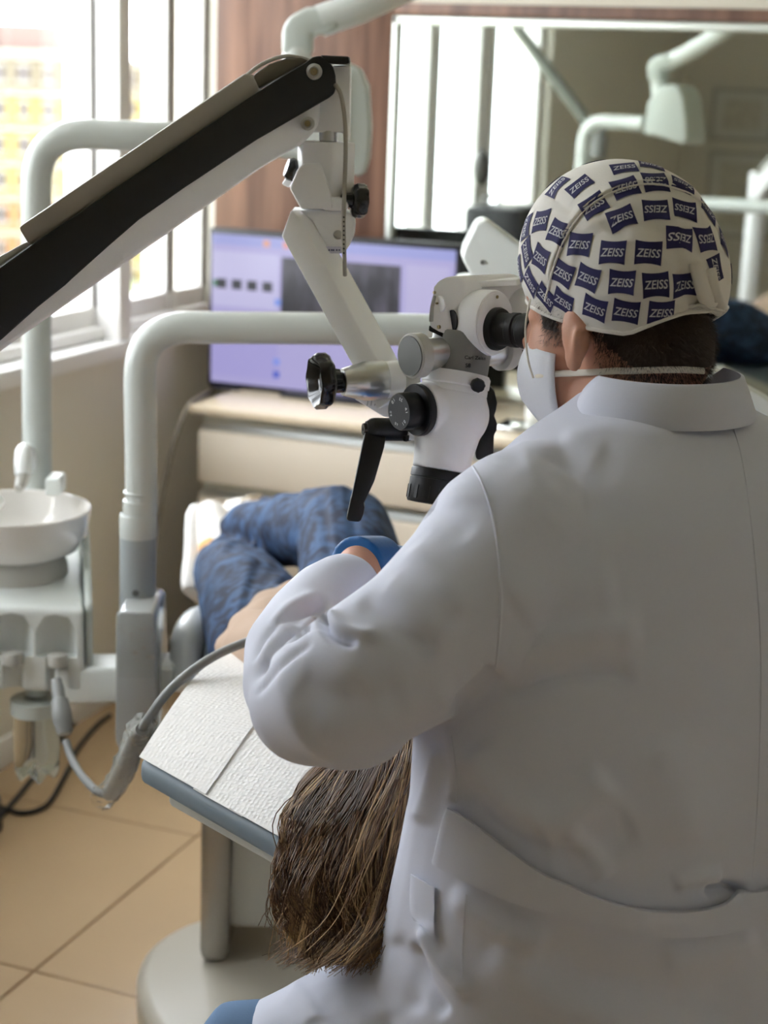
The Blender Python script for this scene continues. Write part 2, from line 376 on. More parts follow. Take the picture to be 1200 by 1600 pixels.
# stand (beyond the picture edge)
top = at(-330, 650, 1.6)
obj('stand_column', gtube([foot+UP*.09, top+UP*.05], .035, 24), m_mw, ms)
obj('stand_base', join(bev(gbox(foot+UP*.07, (.62, .09, .05), (AW, RT, UP)), .012), bev(gbox(foot+UP*.07, (.62, .09, .048), (RT, AW, UP)), .012)), m_mw, ms)
for s in (-1, 1):
    for ax in (AW, RT):
        obj('castor', glathe([(.001, -.012), (.03, -.012), (.03, .012), (.001, .012)], foot+ax*s*.27+UP*.031, (ax.cross(UP)), 20), m_blk, ms)
blk = [(-330, 702), (-345, 660), (-330, 640), (0, 418), (47, 384), (400, 145), (478, 97), (488, 89), (499, 87), (511, 93), (520, 104), (524, 118), (525, 135), (522, 146), (514, 153), (400, 219), (287, 294), (216, 344), (169, 385), (101, 446), (57, 481), (0, 532), (-250, 725)]
wht = [(-300, 700), (-340, 690), (-330, 660), (0, 440), (47, 400), (400, 165), (486, 130), (500, 160), (497, 195), (489, 206), (470, 226), (400, 267), (0, 548), (-260, 735)]
obj('arm_body', bev(gpx(wht, lambda x, y: dA(x, y)+.008, .055), .004), m_mw, ms)
obj('side_cover', bev(gpx(blk, lambda x, y: dA(x, y)-.004, .011), .002), m_dkp, ms)
top_ch = [(-60, 440), (0, 395), (45, 374), (58, 379), (402, 137), (396, 127), (380, 114), (27, 355), (-60, 415)]
tp = [(46, 386), (27, 355), (384, 113), (396, 121), (407, 146)]
obj('cable_channel', bev(gpx(tp, lambda x, y: dA(x, y)+.004, .05), .004), mat('warm_grey_cover', (164, 158, 148), .45), ms)
obj('channel_end', bev(gpx([(-200, 522), (-200, 545), (0, 416), (44, 385), (40, 378), (0, 400)], lambda x, y: dA(x, y)+.006, .05), .002), m_lg, ms)
obj('hinge_cover', bev(gpx([(404, 140), (395, 117), (420, 100), (447, 91), (470, 90), (484, 95)], lambda x, y: dA(x, y)+.012, .035), .003), mat('taupe_cover', (112, 106, 94), .5), ms)
obj('cable', gtube([at(*p) for p in spline([(380, 122, 1.85), (410, 100, 1.86), (445, 88, 1.87), (478, 93, 1.885), (500, 105, 1.9)], 6)], .0022, 10), m_lg, ms)
def washer(px, py, d, r, parent, nrm=-AW):
    o = at(px, py, d)
    w_ = obj('pivot_washer', glathe([(.0005, .006), (r*.55, .006), (r*.62, .007), (r*.95, .005), (r, .003), (r, -.004), (.0005, -.004)], o, nrm, 28), m_lg, parent); ORG[w_.name] = ORG[parent.name]
    obj('screw', glathe([(.0005, .0075), (r*.18, .0075), (r*.2, .009), (r*.42, .009), (r*.48, .0075), (r*.48, .004), (.0005, .004)], o, nrm, 20), mat('brass_screw', (150, 138, 104), .3, 1), w_)
washer(491, 112, 1.866, .0088, ms); washer(481, 193, 1.866, .0075, ms)
yoke = [(500, 103), (548, 102), (547, 150), (546, 222), (537, 223), (536, 207), (488, 207), (478, 195), (484, 150)]
obj('end_yoke', bev(gpx(yoke, 1.888, .045), .003), m_mw, ms)
obj('top_plate', bev(gpx([(500, 86), (545, 88), (545, 101), (512, 99)], 1.872, .06), .002), m_dkp, ms)
# column below the yoke
yk = at(513, 214, 1.90)
obj('swivel_ring', glathe([(.0008, -.014), (.0105, -.014), (.0105, -.008), (.0096, -.007), (.0096, -.005), (.0105, -.004), (.0105, .007), (.0008, .007)], yk, UP, 28), m_sil, ms)
c0 = at(506, 221, 1.905); c1 = at(500, 318, 1.905)
ax1 = (RT*.86 + AW*.5).normalized(); ax2 = (-RT*.5 + AW*.86).normalized()
pl = [c0 + ax1*a + ax2*b for a, b in ((-.001, -.024), (.030, -.020), (.032, .02), (-.020, .026), (-.026, .002))]
obj('vertical_column', bev(gprism(pl, UP*-.068), .002), m_mw, ms)
wing = [(452, 294), (466, 262), (474, 256), (500, 255), (516, 300), (520, 327), (470, 327)]
obj('swivel_wing', bev(gpx(wing, 1.885, .04), .003), m_mw, ms)
obj('swivel_foot', bev(gpx([(500, 309), (536, 309), (546, 321), (541, 331), (503, 329)], 1.888, .04), .004), m_mw, ms)
obj('rear_knob', glathe([(.0005, 0), (.011, 0), (.013, .003), (.013, .012), (.010, .016), (.0005, .016)], at(468, 269, 1.93), (-RT*.9-AW*.2+UP*.3), 24), m_gls, ms)
obj('label_pad', bev(gpx([(440, 288), (452, 294), (466, 262), (455, 262)], 1.93, .02), .002), m_mw, ms)
def lobed(px, py, d, ax, r, th, name, parent):
    o = at(px, py, d); k = obj(name, glathe([(.0005, th*.35), (r*.42, th*.35), (r*.55, th*.45), (r*.8, th*.95), (r*.92, th), (r, th*.8), (r, th*.25), (r*.9, 0), (r*.45, -th*.15), (r*.4, -th*.7), (.0005, -th*.7)], o, ax, 48, lobes=8, amp=.045), m_gls, parent, sharp=50)
    ORG[k.name] = ORG[parent.name]
    obj('hub_cap', glathe([(.0005, th*.42), (r*.36, th*.42), (r*.4, th*.36), (.0005, th*.3)], o, ax, 24), m_blk, k)
lobed(552, 313, 1.90, (RT*.9+AW*.25-UP*.05), .0185, .014, 'friction_knob', ms)
obj('knob_stem', gtube([at(535, 312, 1.905), at(556, 313, 1.90)], .0075, 16), m_gls, ms)
# Z-shaped lower arm
zb = [(439, 369), (454, 328), (470, 343), (590, 562), (604, 590), (612, 625), (590, 640), (546, 564)]
obj('lower_arm', bev(gpx(zb, lambda x, y: 1.875-(y-340)*.00012, 0, RT*.019+AW*.05), .0022), m_mw, ms)
zh = [(454, 328), (535, 329), (547, 333), (554, 347), (553, 368), (546, 384), (538, 395), (514, 397), (487, 343)]
hd = boolean(bev(gpx(zh, 1.895, .05), .003), glathe([(.001, -.02), (.0052, -.02), (.0052, .012), (.001, .012)], at(528, 367, 1.895), AW, 24))
obj('arm_head', hd, m_mw, ms)
obj('hole_liner', glathe([(.001, .0105), (.0051, .0105), (.0051, .03), (.001, .03)], at(528, 367, 1.895), AW, 24), m_sil, ms)
obj('maker_plate', bev(gpx([(503, 385), (537, 386), (537, 396), (508, 396)], 1.893, .002), .0004), mat('plate_lilac', (214, 212, 226), .4), ms)
for x in (513, 517, 520, 525, 529): obj('plate_mark', gpx([(x, 389.6), (x+2.4, 389.6), (x+2.4, 392), (x, 392)], 1.8924, .0006), mat('print_navy', (30, 32, 90), .5), ms)
cab = spline([(524, 132, 1.872), (533, 150, 1.868), (539, 190, 1.864), (540, 240, 1.862), (538, 300, 1.86), (536.5, 350, 1.86), (538, 400, 1.862), (539, 430, 1.88)], 6)
obj('video_cable', gtube([at(*p) for p in cab], .0024, 12), mat('cable_grey', (168, 162, 150), .5), ms)
for k in range(9): obj('cable_mark', gpx([(535.8, 338+k*7), (538.6, 338.4+k*7), (538.6, 341+k*7), (535.8, 340.6+k*7)], 1.8573, .0006), mat('print_black', (25, 25, 25), .6), ms)
# horizontal joint with the big lobed knob
JA = (-RT*.93 - AW*.36 - UP*.02).normalized()
j0 = at(600, 594, 1.845)
obj('joint_cone', glathe([(.0005, .048), (.0145, .048), (.0155, .046), (.0205, .026), (.0215, .023), (.0215, .0), (.0005, 0)], j0, JA, 40), m_sil, ms)
obj('joint_ring', glathe([(.0005, 0), (.0205, 0), (.0205, -.018), (.0005, -.018)], j0, JA, 40), m_mw, ms)
obj('joint_collar', glathe([(.0005, -.0182), (.0195, -.0182), (.0195, -.035), (.0005, -.035)], j0, JA, 40), m_lg, ms)
obj('knob_spindle', glathe([(.0005, .07), (.0115, .07), (.0115, .0481), (.0005, .0481)], j0, JA, 28), m_gls, ms)
lobed(514, 595, 1.845-.026, JA, .0295, .017, 'swing_knob', ms)
pl = [(538, 606), (556, 625), (600, 652), (648, 655), (652, 560), (622, 566), (604, 600)]
pt = obj('swing_plate', bev(gpx(pl, 1.862, .02), .002), m_mw, ms); ORG[pt.name] = ORG[ms.name]
for x in (575, 581, 587): obj('tick_mark', gpx([(x, 624), (x+1, 624), (x-1, 634), (x-2, 634)], 1.8615, .0012), m_mg, pt)
# optics carrier
b0 = at(713, 590, 1.80); b1 = at(686, 752, 1.80); BA = (b1-b0).normalized(); BL = (b1-b0).length
R_ = .00068
obj('optics_body', remesh(join(glathe([(.0005, .02), (.0345, .02), (.0365, .026), (.0375, .044), (.0365, .060), (.033, .080), (.0312, .09), (.0305, .106), (.0005, .106)], b0-BA*.006, BA, 48),
    gell(b0+BA*.040+RT*.002, [RT*.040, AW*.038, UP*.038]), glathe([(.0005, 0), (.027, 0), (.028, .03), (.029, .040), (.0005, .040)], b0+BA*.031, KA, 32)), .0018, 10), m_mw, ms, sharp=60)
obj('neck_ring', glathe([(.0005, .001), (.0345, .001), (.0365, .004), (.0365, .014), (.0350, .0155), (.0355, .0165), (.0355, .022), (.0005, .022)], b0-BA*.006, BA, 48), m_mw, ms)
ln = b0+BA*.100
obj('objective_lens', glathe([(.0005, 0), (.0305, 0), (.0312, .002), (.0312, .009), (.0302, .0095), (.0302, .0105), (.0312, .011), (.0312, .034), (.0300, .0365), (.024, .037), (.023, .034), (.0005, .032)], ln, BA, 48), m_blk, ms)
for k in range(14):
    a = 2*pi*k/14; u, v, d = basis(BA); e = u*cos(a)+v*sin(a)
    obj('grip_rib', gbox(ln+BA*.026+e*.0313, (.004, .0012, .014), (e.cross(BA), e, BA)), m_blk, ms)
# grey beam-splitter block with its two side ports
g0 = b0 - BA*.0055
gblk = glathe([(.0005, -.041), (.0310, -.041), (.0325, -.039), (.0325, .0002), (.0005, .0002)], g0, BA, 48)
sp = obj('beam_splitter', gblk, m_mg, ms); ORG[sp.name] = ORG[ms.name]
po = g0 - BA*.022
for s, nm in ((1, 'near'), (-1, 'far')):
    d = KA*s
    p_ = obj('side_port', glathe([(.0005, .02), (.0175, .02), (.0175, .052), (.0005, .052)], po, d, 36), m_sil, ms); ORG[p_.name] = ORG[ms.name]
    obj('port_cap', glathe([(.0005, .0521), (.0215, .0521), (.0235, .0535), (.0235, .066), (.0215, .0675), (.0212, .0669), (.0005, .0669)], po, d, 40), m_lg, p_)
    obj('cap_disc', glathe([(.0005, .067), (.0205, .067), (.0205, .0682), (.0005, .0690)], po, d, 40), mat('dark_grey_disc', (92, 94, 90), .4), p_)
    if s < 0: obj('lens_ring', glathe([(.0005, .0692), (.019, .0692), (.019, .078), (.016, .08), (.0005, .08)], po, d, 36), m_gls, p_)
# lettering on the block
T1 = bvh(gblk)
def proj_text(s, cx_, cy_, wpx, T, off, m, parent, rot=0, shear=0, name='lettering', bold=0):
    P, Fc = text2d(s, wpx, shear, bold); out = []
    for x, y in P:
        X = cx_ + x*cos(rot)+y*sin(rot); Y = cy_ + x*sin(rot)-y*cos(rot)
        p = cast(T, X, Y, off)
        if p is None: return
        out.append(p)
    return obj(name, (out, Fc), m, parent, flip=False)
m_ink = mat('print_black', (25, 25, 25), .6)
proj_text('Carl Zeiss', 742, 559, 32, T1, .0006, m_ink, sp, rot=.05, bold=.012)
proj_text('S8', 731, 571, 8, T1, .0006, m_ink, sp, rot=.05, bold=.012)
# binocular head
side = [(676, 448), (684, 438), (696, 432), (710, 431), (722, 437), (728, 448), (728, 470), (730, 512), (724, 531), (712, 537), (706, 533), (700, 525), (684, 519), (670, 511), (670, 496), (672, 478), (675, 460)]
hd0 = 1.775
obj('binocular_housing', bev(gpx(side, hd0, 0, -KA*.082), .003), m_mw, ms)
obj('housing_base', bev(gpx([(670, 508), (684, 516), (700, 522), (714, 534), (714, 540), (698, 531), (684, 524), (669, 517)], hd0+.001, 0, -KA*.078), .001), m_blk, ms)
def on_side(x, y, r, th, m, name, el=1, parent=ms, n=28):
    o = at(x, y, hd0); u = KA.cross(UP).normalized(); rings = [ering(o+KA*t, u*r*k, UP*r*el*k, n) for t, k in ((-.001, 1), (th*.7, 1), (th, .9))]
    return obj(name, gloft(rings), m, parent)
on_side(706, 502, .0088, .0006, m_dkp, 'side_window', 1.35)
w_ = on_side(688, 475, .0085, .0012, m_mw, 'hinge_cap', 1.0)
for x, y, r in ((679, 457, .0014), (683, 474, .001), (692, 476, .001), (686, 511, .002)): on_side(x, y, r, .0016, mat('brass_screw', (150, 138, 104), .3, 1), 'screw')
obj('hinge_strip', bev(gpx([(670, 496), (672, 478), (676, 462), (679, 463), (675, 480), (674, 503), (670, 503)], hd0-.0015, 0, -KA*.004), .0005), m_lg, ms)
obj('top_cover', bev(gpx([(722, 440), (806, 437), (808, 446), (728, 450)], hd0+.012, 0, -KA*.02+AW*.03), .001), m_mw, ms)
for k, off in enumerate((0, .064)):
    e0 = at(746, 503, 1.795) - KA*off; d = (EA + KA*(.04 if k == 0 else -.04)).normalized()
    tb = obj('eyepiece_tube', glathe([(.0005, -.004), (.033, -.004), (.0342, -.001), (.0345, .020), (.0335, .0225), (.0005, .0225)], e0, d, 44), m_mw, ms); ORG[tb.name] = ORG[ms.name]
    obj('end_plate', glathe([(.0005, .0226), (.0315, .0226), (.0315, .0236), (.0005, .0236)], e0, d, 44), m_mw, tb)
    e1 = e0 + d*.0236 - UP*.006
    ep = obj('eyepiece', glathe([(.0005, 0), (.0225, 0), (.0228, .004), (.0215, .0075), (.0175, .008), (.0172, .022), (.0182, .023), (.0182, .03), (.0165, .031), (.0165, .035), (.0185, .037), (.0192, .05), (.0188, .052), (.0150, .051), (.0135, .045), (.0005, .044)], e1, d, 40), m_blk, ms)
    ORG[ep.name] = ORG[ms.name]
    obj('eye_lens', glathe([(.0005, .0446), (.0132, .0446), (.009, .0462), (.0005, .0468)], e1, d, 28), mat('coated_lens', (24, 20, 40), .03, coat=1), ep)
    obj('plate_screw', glathe([(.0003, .0237), (.0018, .0237), (.0018, .0246), (.0003, .0246)], e0+UP*.0275, d, 12), mat('brass_screw', (150, 138, 104), .3, 1), tb)
# magnification dial, levers
dl = b0+BA*.031
obj('dial_flange', glathe([(.0005, .040), (.0262, .040), (.0275, .042), (.0275, .0475), (.0262, .049), (.0005, .049)], dl, KA, 44), m_blk, ms)
dd = obj('magnification_dial', glathe([(.0005, .0492), (.0190, .0492), (.0190, .054), (.0198, .056), (.0198, .0675), (.0186, .070), (.0005, .070)], dl, KA, 44), m_blk, ms); ORG[dd.name] = ORG[ms.name]
for k, s in enumerate(('0.4', '0.6', '1.0', '1.6', '2.5', '1.0')):
    a = 2*pi*k/6+.3; u, v, _ = basis(KA); P, Fc = text2d(s, .0052)
    e = u*cos(a)+v*sin(a); t = KA.cross(e)
    obj('dial_number', ([dl+KA*.0703+e*(.0138+y)+t*x for x, y in P], Fc), mat('print_white', (225, 225, 225), .6), dd, flip=False)
lv = at(606, 671, 1.80)
LA = (-RT*.95-AW*.28+UP*.03).normalized()
l1 = obj('lever_hub', glathe([(.0005, .024), (.0085, .024), (.0095, .022), (.0115, .019), (.0122, .016), (.0122, -.024), (.0112, -.026), (.0005, -.026)], lv, LA, 32), m_blk, ms); ORG[l1.name] = ORG[ms.name]
obj('hub_screw', glathe([(.0005, .0245), (.002, .0245), (.002, .0275), (.0062, .0275), (.0068, .0241), (.0005, .0241)], lv, LA, 24), m_gls, l1)
lh = [(570, 676), (603, 684), (600, 700), (585, 752), (571, 782), (568, 787), (570, 793), (568, 804), (564, 814), (560, 816), (545, 815), (541, 811), (546, 788), (547, 782), (549, 776), (560, 724), (567, 690)]
obj('lever_handle', bev(gpx(lh, 1.785, .016), .003), m_blk, l1)
obj('lever_mount', gtube([at(632, 674, 1.80), at(655, 676, 1.81)], .009, 20), m_mw, ms)
obj('stop_screw', glathe([(.0005, 0), (.004, 0), (.003, .006), (.0005, .007)], at(634, 680, 1.795), (-UP+RT*.1), 14), m_blk, ms)
rl = [(752, 602), (764, 602), (773, 612), (777, 630), (775, 642), (772, 650), (777, 662), (776, 673), (772, 680), (771, 715), (768, 719), (746, 719), (743, 714), (744, 672), (756, 664), (764, 648)]
obj('rear_lever', bev(gpx(rl, 1.83, .014), .003), m_blk, ms)
obj('thumb_screw', glathe([(.0005, .002), (.003, .002), (.003, .008), (.0062, .008), (.0072, .010), (.0072, .017), (.006, .019), (.0005, .019)], at(742, 600, 1.77)+AW*.006, -AW*.97+RT*.2, 20, lobes=8, amp=.05), m_blk, ms)

# ------------------------------------------------------------------ examination lamp (behind the microscope)
m_dw = mat('dental_white_plastic', (222, 226, 222), .3)
m_dg = mat('dental_grey_green_plastic', (198, 204, 198), .38)
dl_ = 2.8
la = thing('dental_lamp', 'white dental operating lamp on an elbowed tube, in front of the walnut panel', 'lamp', at(465, 270, dl_))
obj('arm_tube', gtube([at(500, 33, dl_), at(560, 12, dl_), at(680, -42, dl_), at(1000, -190, dl_+.1)], .026, 24), m_dw, la)
obj('ceiling_mount', join(gtube([at(1000, -190, dl_+.1), V((at(1000, -190, dl_+.1).x, at(1000, -190, dl_+.1).y, ZC-.001))], .03, 24), glathe([(.001, 0), (.09, 0), (.08, -.03), (.001, -.03)], V((at(1000, -190, dl_+.1).x, at(1000, -190, dl_+.1).y, ZC-.001)), UP, 28)), m_dw, la)
obj('elbow', bev(gpx([(440, 85), (440, 45), (452, 25), (478, 11), (516, 8), (530, 20), (530, 44), (510, 53), (488, 54), (488, 85)], dl_-.022, .05), .010, 3), m_dg, la)
obj('drop_tube', gtube([at(464, 80, dl_), at(463, 150, dl_), at(480, 200, dl_)], .024, 20), m_dw, la)
hs = [(428, 236), (428, 246), (470, 250), (538, 268), (560, 276), (572, 270), (577, 250), (580, 200), (576, 135), (562, 105), (540, 96), (500, 104), (450, 150)]
lhd = obj('lamp_head', bev(gpx(hs, dl_-.05, .11), .018, 4), m_dg, la); ORG[lhd.name] = ORG[la.name]
obj('front_cover', bev(gpx([(440, 222), (440, 240), (474, 243), (535, 255), (546, 240), (546, 120), (530, 108), (505, 115), (465, 155)], dl_-.056, .012), .004), m_dw, lhd)

# ------------------------------------------------------------------ delivery arm: post, bent tube and white swing arm
m_tube = mat('grey_green_enamel', (196, 200, 194), .28, coat=.3)
m_post = mat('post_grey_plastic', (158, 164, 164), .35)
aT = 2.45
def Pt(x, y, a=aT): return ona(x, y, a)
da = thing('delivery_arm', 'grey bent tube post with white swing arm, rising behind the patient\'s shoes', 'arm', Pt(217, 1000))
bend = [Pt(221, 800), Pt(220, 700), Pt(219, 625), Pt(219, 585), Pt(223, 556), Pt(236, 532), Pt(258, 518), Pt(285, 512), Pt(330, 512), Pt(480, 513), Pt(742, 517)]
obj('bent_tube', gtube([V(p) for p in spline([tuple(q) for q in bend], 6)], .0235, 24), m_tube, da)
z_ = Pt(218, 805)
obj('lower_post', gtube([Pt(215, 968), Pt(216, 806)], .0272, 28), m_post, da)
obj('post_collar', glathe([(.024, -.001), (.0278, 0), (.0278, .03), (.0262, .035), (.0245, .036), (.0245, .02)], Pt(216, 838), UP, 32), m_tube, da)
obj('tube_ring', join(glathe([(.0236, 0), (.0252, .001), (.0252, .02), (.0236, .021)], Pt(219, 802), UP, 32), glathe([(.0236, 0), (.0248, .001), (.0248, .003), (.0236, .004)], Pt(219, 771), UP, 32)), m_tube, da)
obj('post_screw', glathe([(.0005, .0005), (.005, .0005), (.0055, -.002), (.0005, -.002)], Pt(216, 919)-AW*.0275, -AW, 16), mat('dark_grey_disc', (92, 94, 90), .4), da)
bm_ = [(722, 405), (726, 388), (745, 350), (754, 345), (764, 346), (815, 384), (1105, 572), (1210, 630), (1330, 700), (1330, 780), (1200, 700), (1098, 628), (850, 500), (742, 445), (733, 425)]
obj('swing_arm', bev(gpx(bm_, lambda x, y: 2.28-(x-740)*.0002, .085), .007, 3), m_dw, da)
obj('swing_pivot', gtube([Pt(746, 530), Pt(748, 430)], .032, 28), m_dw, da)
obj('arm_screw', glathe([(.0003, .0006), (.003, .0006), (.003, -.003), (.0003, -.003)], at(754, 410, 2.275), -AW, 12), m_mg, da)
# vertical housing under the post, still in its clear film
hz = [Pt(x, y, 2.36) for x, y in ((181, 962), (186, 956), (236, 956), (242, 962), (248, 1160), (240, 1178), (190, 1178), (180, 1160))]
m_film = mat('housing_with_film', (166, 168, 166), .2, coat=.7, bump=.12, bscale=30)
obj('joint_housing', bev(gprism(hz, AW*.12), .012, 3), m_film, da)
m_clear = bpy.data.materials.new('clear_film'); m_clear.use_nodes = True
_n = m_clear.node_tree.nodes; _l = m_clear.node_tree.links; _n.remove(_n['Principled BSDF'])
_t = _n.new('ShaderNodeBsdfTransparent'); _t.inputs[0].default_value = (.93, .94, .93, 1); _g = _n.new('ShaderNodeBsdfGlossy'); _g.inputs['Roughness'].default_value = .12; _g.inputs[0].default_value = (.9, .9, .9, 1)
_f = _n.new('ShaderNodeLayerWeight'); _f.inputs[0].default_value = .18; _x = _n.new('ShaderNodeMixShader')
_no = _n.new('ShaderNodeTexNoise'); _no.inputs['Scale'].default_value = 60; _b = _n.new('ShaderNodeBump'); _b.inputs['Strength'].default_value = .35; _b.inputs['Distance'].default_value = .003
_l.new(_no.outputs[0], _b.inputs['Height']); _l.new(_b.outputs[0], _g.inputs['Normal']); _l.new(_b.outputs[0], _f.inputs['Normal'])
_l.new(_f.outputs[0], _x.inputs[0]); _l.new(_t.outputs[0], _x.inputs[1]); _l.new(_g.outputs[0], _x.inputs[2]); _l.new(_x.outputs[0], _n['Material Output'].inputs[0])
rr = random.Random(3)
def wrinkle(n, x0, x1, y0, y1, d, amp):
    """creased film sheet in front of the housing"""
    vs, fs = [], []; nx, ny = 9, n
    for j in range(ny+1):
        for i in range(nx+1):
            x = x0+(x1-x0)*i/nx; y = y0+(y1-y0)*j/ny
            vs.append(at(x, y, d) - AW*(rr.uniform(.2, 1)*amp))
    for j in range(ny):
        for i in range(nx): k = j*(nx+1)+i; fs.append((k, k+1, k+nx+2, k+nx+1))
    return vs, fs
fg = wrinkle(14, 184, 240, 958, 1058, 1, 0); 
vs_ = []
for k, p in enumerate(fg[0]):
    j, i = divmod(k, 10); x = 183+58*i/9; y = 958+100*j/14
    vs_.append(Pt(x, y, 2.357)-AW*rr.uniform(0, .005))
obj('plastic_film', (vs_, fg[1]), m_clear, da, sharp=15, flip=False)
obj('cross_arm', bev(gprism([Pt(x, y, 2.40) for x, y in ((84, 1045), (272, 1043), (272, 1074), (252, 1098), (84, 1104))], AW*.075), .008, 3), m_dw, da)

# ------------------------------------------------------------------ lamp post by the spittoon
m_tube2 = m_tube
lp = thing('lamp_post_tube', 'tall grey tube post bending over at the top, standing behind the spittoon bowl', 'post', Pt(57, 800, 2.72))
b2 = [Pt(60, 850, 2.72), Pt(58, 700, 2.72), Pt(57, 400, 2.72), Pt(57, 300, 2.72), Pt(60, 262, 2.72), Pt(72, 234, 2.72), Pt(95, 217, 2.72), Pt(125, 210, 2.72), Pt(170, 211, 2.72), Pt(235, 213, 2.72), Pt(300, 215, 2.73)]
obj('tube', gtube([V(p) for p in spline([tuple(q) for q in b2], 6)], .0236, 24), m_tube2, lp)
obj('foot_collar', bev(gpx([(70, 748), (92, 748), (95, 754), (95, 775), (70, 775)], 2.68, .05), .006), m_dw, lp)
# ------------------------------------------------------------------ spittoon unit
un = thing('spittoon_unit', 'pale grey dental spittoon unit with round bowl, tap and handpiece cradles beside the window wall', 'dental unit', Pt(60, 1060, 2.45))
aF = 2.40
dk = [L(-.70, aF, .73), L(-.44, aF, .73)]
body = gprism([L(-.445, aF, z_) if False else p for p in ()], AW*.1) if False else None
prof = [(aF, .60), (aF, .726), (aF+.01, .732), (aF+.16, .74), (aF+.34, .752), (aF+.34, .60)]
shear = lambda g_: ([p-RT*((p.dot(AW)-aF)*.2) for p in g_[0]], g_[1])
bd = shear(bev(gprism([L(-.74, a, z) for a, z in prof], RT*.30), .008, 3))
for x in (20, 88):
    c = Pt(x, 1000, aF); c = V((c.x, c.y, 0)) - AW*.003
    bd = boolean(bd, join(glathe([(.001, .655), (.031, .655), (.031, .69), (.029, .70), (.018, .718), (.001, .722)], c, UP, 28)))
    bd = boolean(bd, glathe([(.001, .56), (.0165, .56), (.0165, .66), (.001, .66)], c+AW*.004, UP, 20))
bo = obj('body', bd, m_dw, un, sharp=35); ORG[bo.name] = ORG[un.name]
obj('side_panel', shear(bev(gprism([L(-.438, a, z) for a, z in ((aF+.012, .61), (aF+.012, .735), (aF+.10, .77), (aF+.20, .80), (aF+.30, .80), (aF+.34, .77), (aF+.34, .61))], RT*.012), .005)), m_dg, un)
obj('status_plate', gloft([ering(Pt(25, 946, 2.45)*1 + UP*t, RT*.030, AW*.022+UP*.0064, 28) for t in (-.003, .0035)]), mat('dark_grey_disc', (92, 94, 90), .4), un)
for x in (20, 90):
    c = Pt(x, 1040, aF)+AW*.002
    obj('cradle_socket', glathe([(.008, .012), (.013, .012), (.0155, .008), (.0155, -.006), (.008, -.006)], V((c.x, c.y, .648)), UP, 24), m_lg, un)
bc = L(-.575, 2.56, 0)
zr = .842
obj('bowl_pedestal', glathe([(.001, .735), (.082, .735), (.080, .755), (.074, .765), (.072, .775), (.001, .775)], bc, UP, 40), m_lg, un)
bw = obj('bowl', glathe([(.03, .765), (.075, .768), (.098, .780), (.112, .803), (.118, zr), (.1165, zr+.002), (.114, zr), (.108, .806), (.094, .786), (.07, .776), (.02, .772), (.001, .772)], bc, UP, 56), mat('glazed_bowl', (232, 228, 222), .12, coat=.5), un)
ORG[bw.name] = ORG[un.name]
obj('drain_cover', glathe([(.001, .774), (.03, .776), (.034, .784), (.02, .792), (.001, .794)], bc, UP, 24), m_dw, bw)
tp_ = Pt(38, 742, 2.66)
obj('tap', gtube([V(p) for p in spline([tuple(Pt(x, y, a)) for x, y, a in ((46, 770, 2.72), (46, 735, 2.71), (44, 712, 2.68), (38, 706, 2.65), (36, 722, 2.63), (37, 742, 2.62))], 5)], .014, 20), mat('tap_ceramic', (232, 234, 232), .12, coat=.6), un)
obj('tap_spout', gtube([Pt(38, 738, 2.622), Pt(33, 756, 2.61), Pt(29, 764, 2.6)], [.011, .010, .007], 16), m_lg, un)
# crumpled tissue in the bowl, a thing of its own
def blob(c, r, sq, seed, m=10, n=14):
    q = random.Random(seed); vs, fs = [], []; rings = []
    for i in range(m+1):
        t = pi*i/m; rg = []
        for j in range(n):
            a = 2*pi*j/n; k = r*(1+q.uniform(-.25, .25)); rg.append(V(c)+V((k*sin(t)*cos(a), k*sin(t)*sin(a), k*cos(t)*sq)))
        rings.append(rg)
    return gloft(rings)
m_tis = mat('tissue_paper', (236, 230, 220), .85, bump=.4, bscale=60)
obj('crumpled_tissue', blob(L(-.575, 2.50, .812)+RT*.03, .03, .5, 4), m_tis, sharp=180, label='crumpled white tissue lying in the spittoon bowl', cat='tissue')
obj('plastic_cup', glathe([(.001, 0), (.022, 0), (.0225, .001), (.031, .075), (.0325, .077), (.0315, .078), (.030, .075), (.0215, .004), (.001, .003)], Pt(-8, 800, 2.52), (UP*.7-RT*.7+AW*.1), 32), mat('cup_plastic', (238, 238, 236), .3), label='white plastic cup tipped over at the rim of the spittoon bowl', cat='cup')

# water bottle hung under the unit
bt = thing('water_bottle', 'clear plastic bottle hanging under the spittoon unit', 'bottle', Pt(58, 1215, 2.44))
m_pet = mat('clear_pet', (235, 240, 238), .08, trans=.95, ior=1.12)
cb = Pt(58, 1215, 2.44)
rings = []
for r, t in ((.006, .012), (.016, .006), (.026, .0), (.031, .004), (.0345, .016), (.0352, .05), (.035, .085), (.033, .11), (.026, .125), (.014, .135), (.012, .15)):
    ring = []
    for i in range(40):
        a = 2*pi*i/40; lob = .5+.5*cos(5*a)
        rr_ = r; tt = t + (.016*(1-lob) if t < .01 else (.008*(1-lob) if t < .03 else 0))
        ring.append(cb+RT*(rr_*cos(a))+AW*(rr_*sin(a))+UP*tt)
    rings.append(ring)
obj('bottle_shell', gloft(rings, cap=False), m_pet, bt, flip=False)
obj('cap', glathe([(.001, .138), (.0165, .138), (.0165, .16), (.001, .16)], cb, UP, 24), m_dg, bt)
obj('collar', glathe([(.036, .108), (.0385, .108), (.0385, .130), (.036, .130)], cb, UP, 32), m_dg, bt)
obj('dip_tube', gtube([cb+UP*.14-RT*.002, cb+UP*.035-RT*.004], .0016, 8), m_mg, bt)
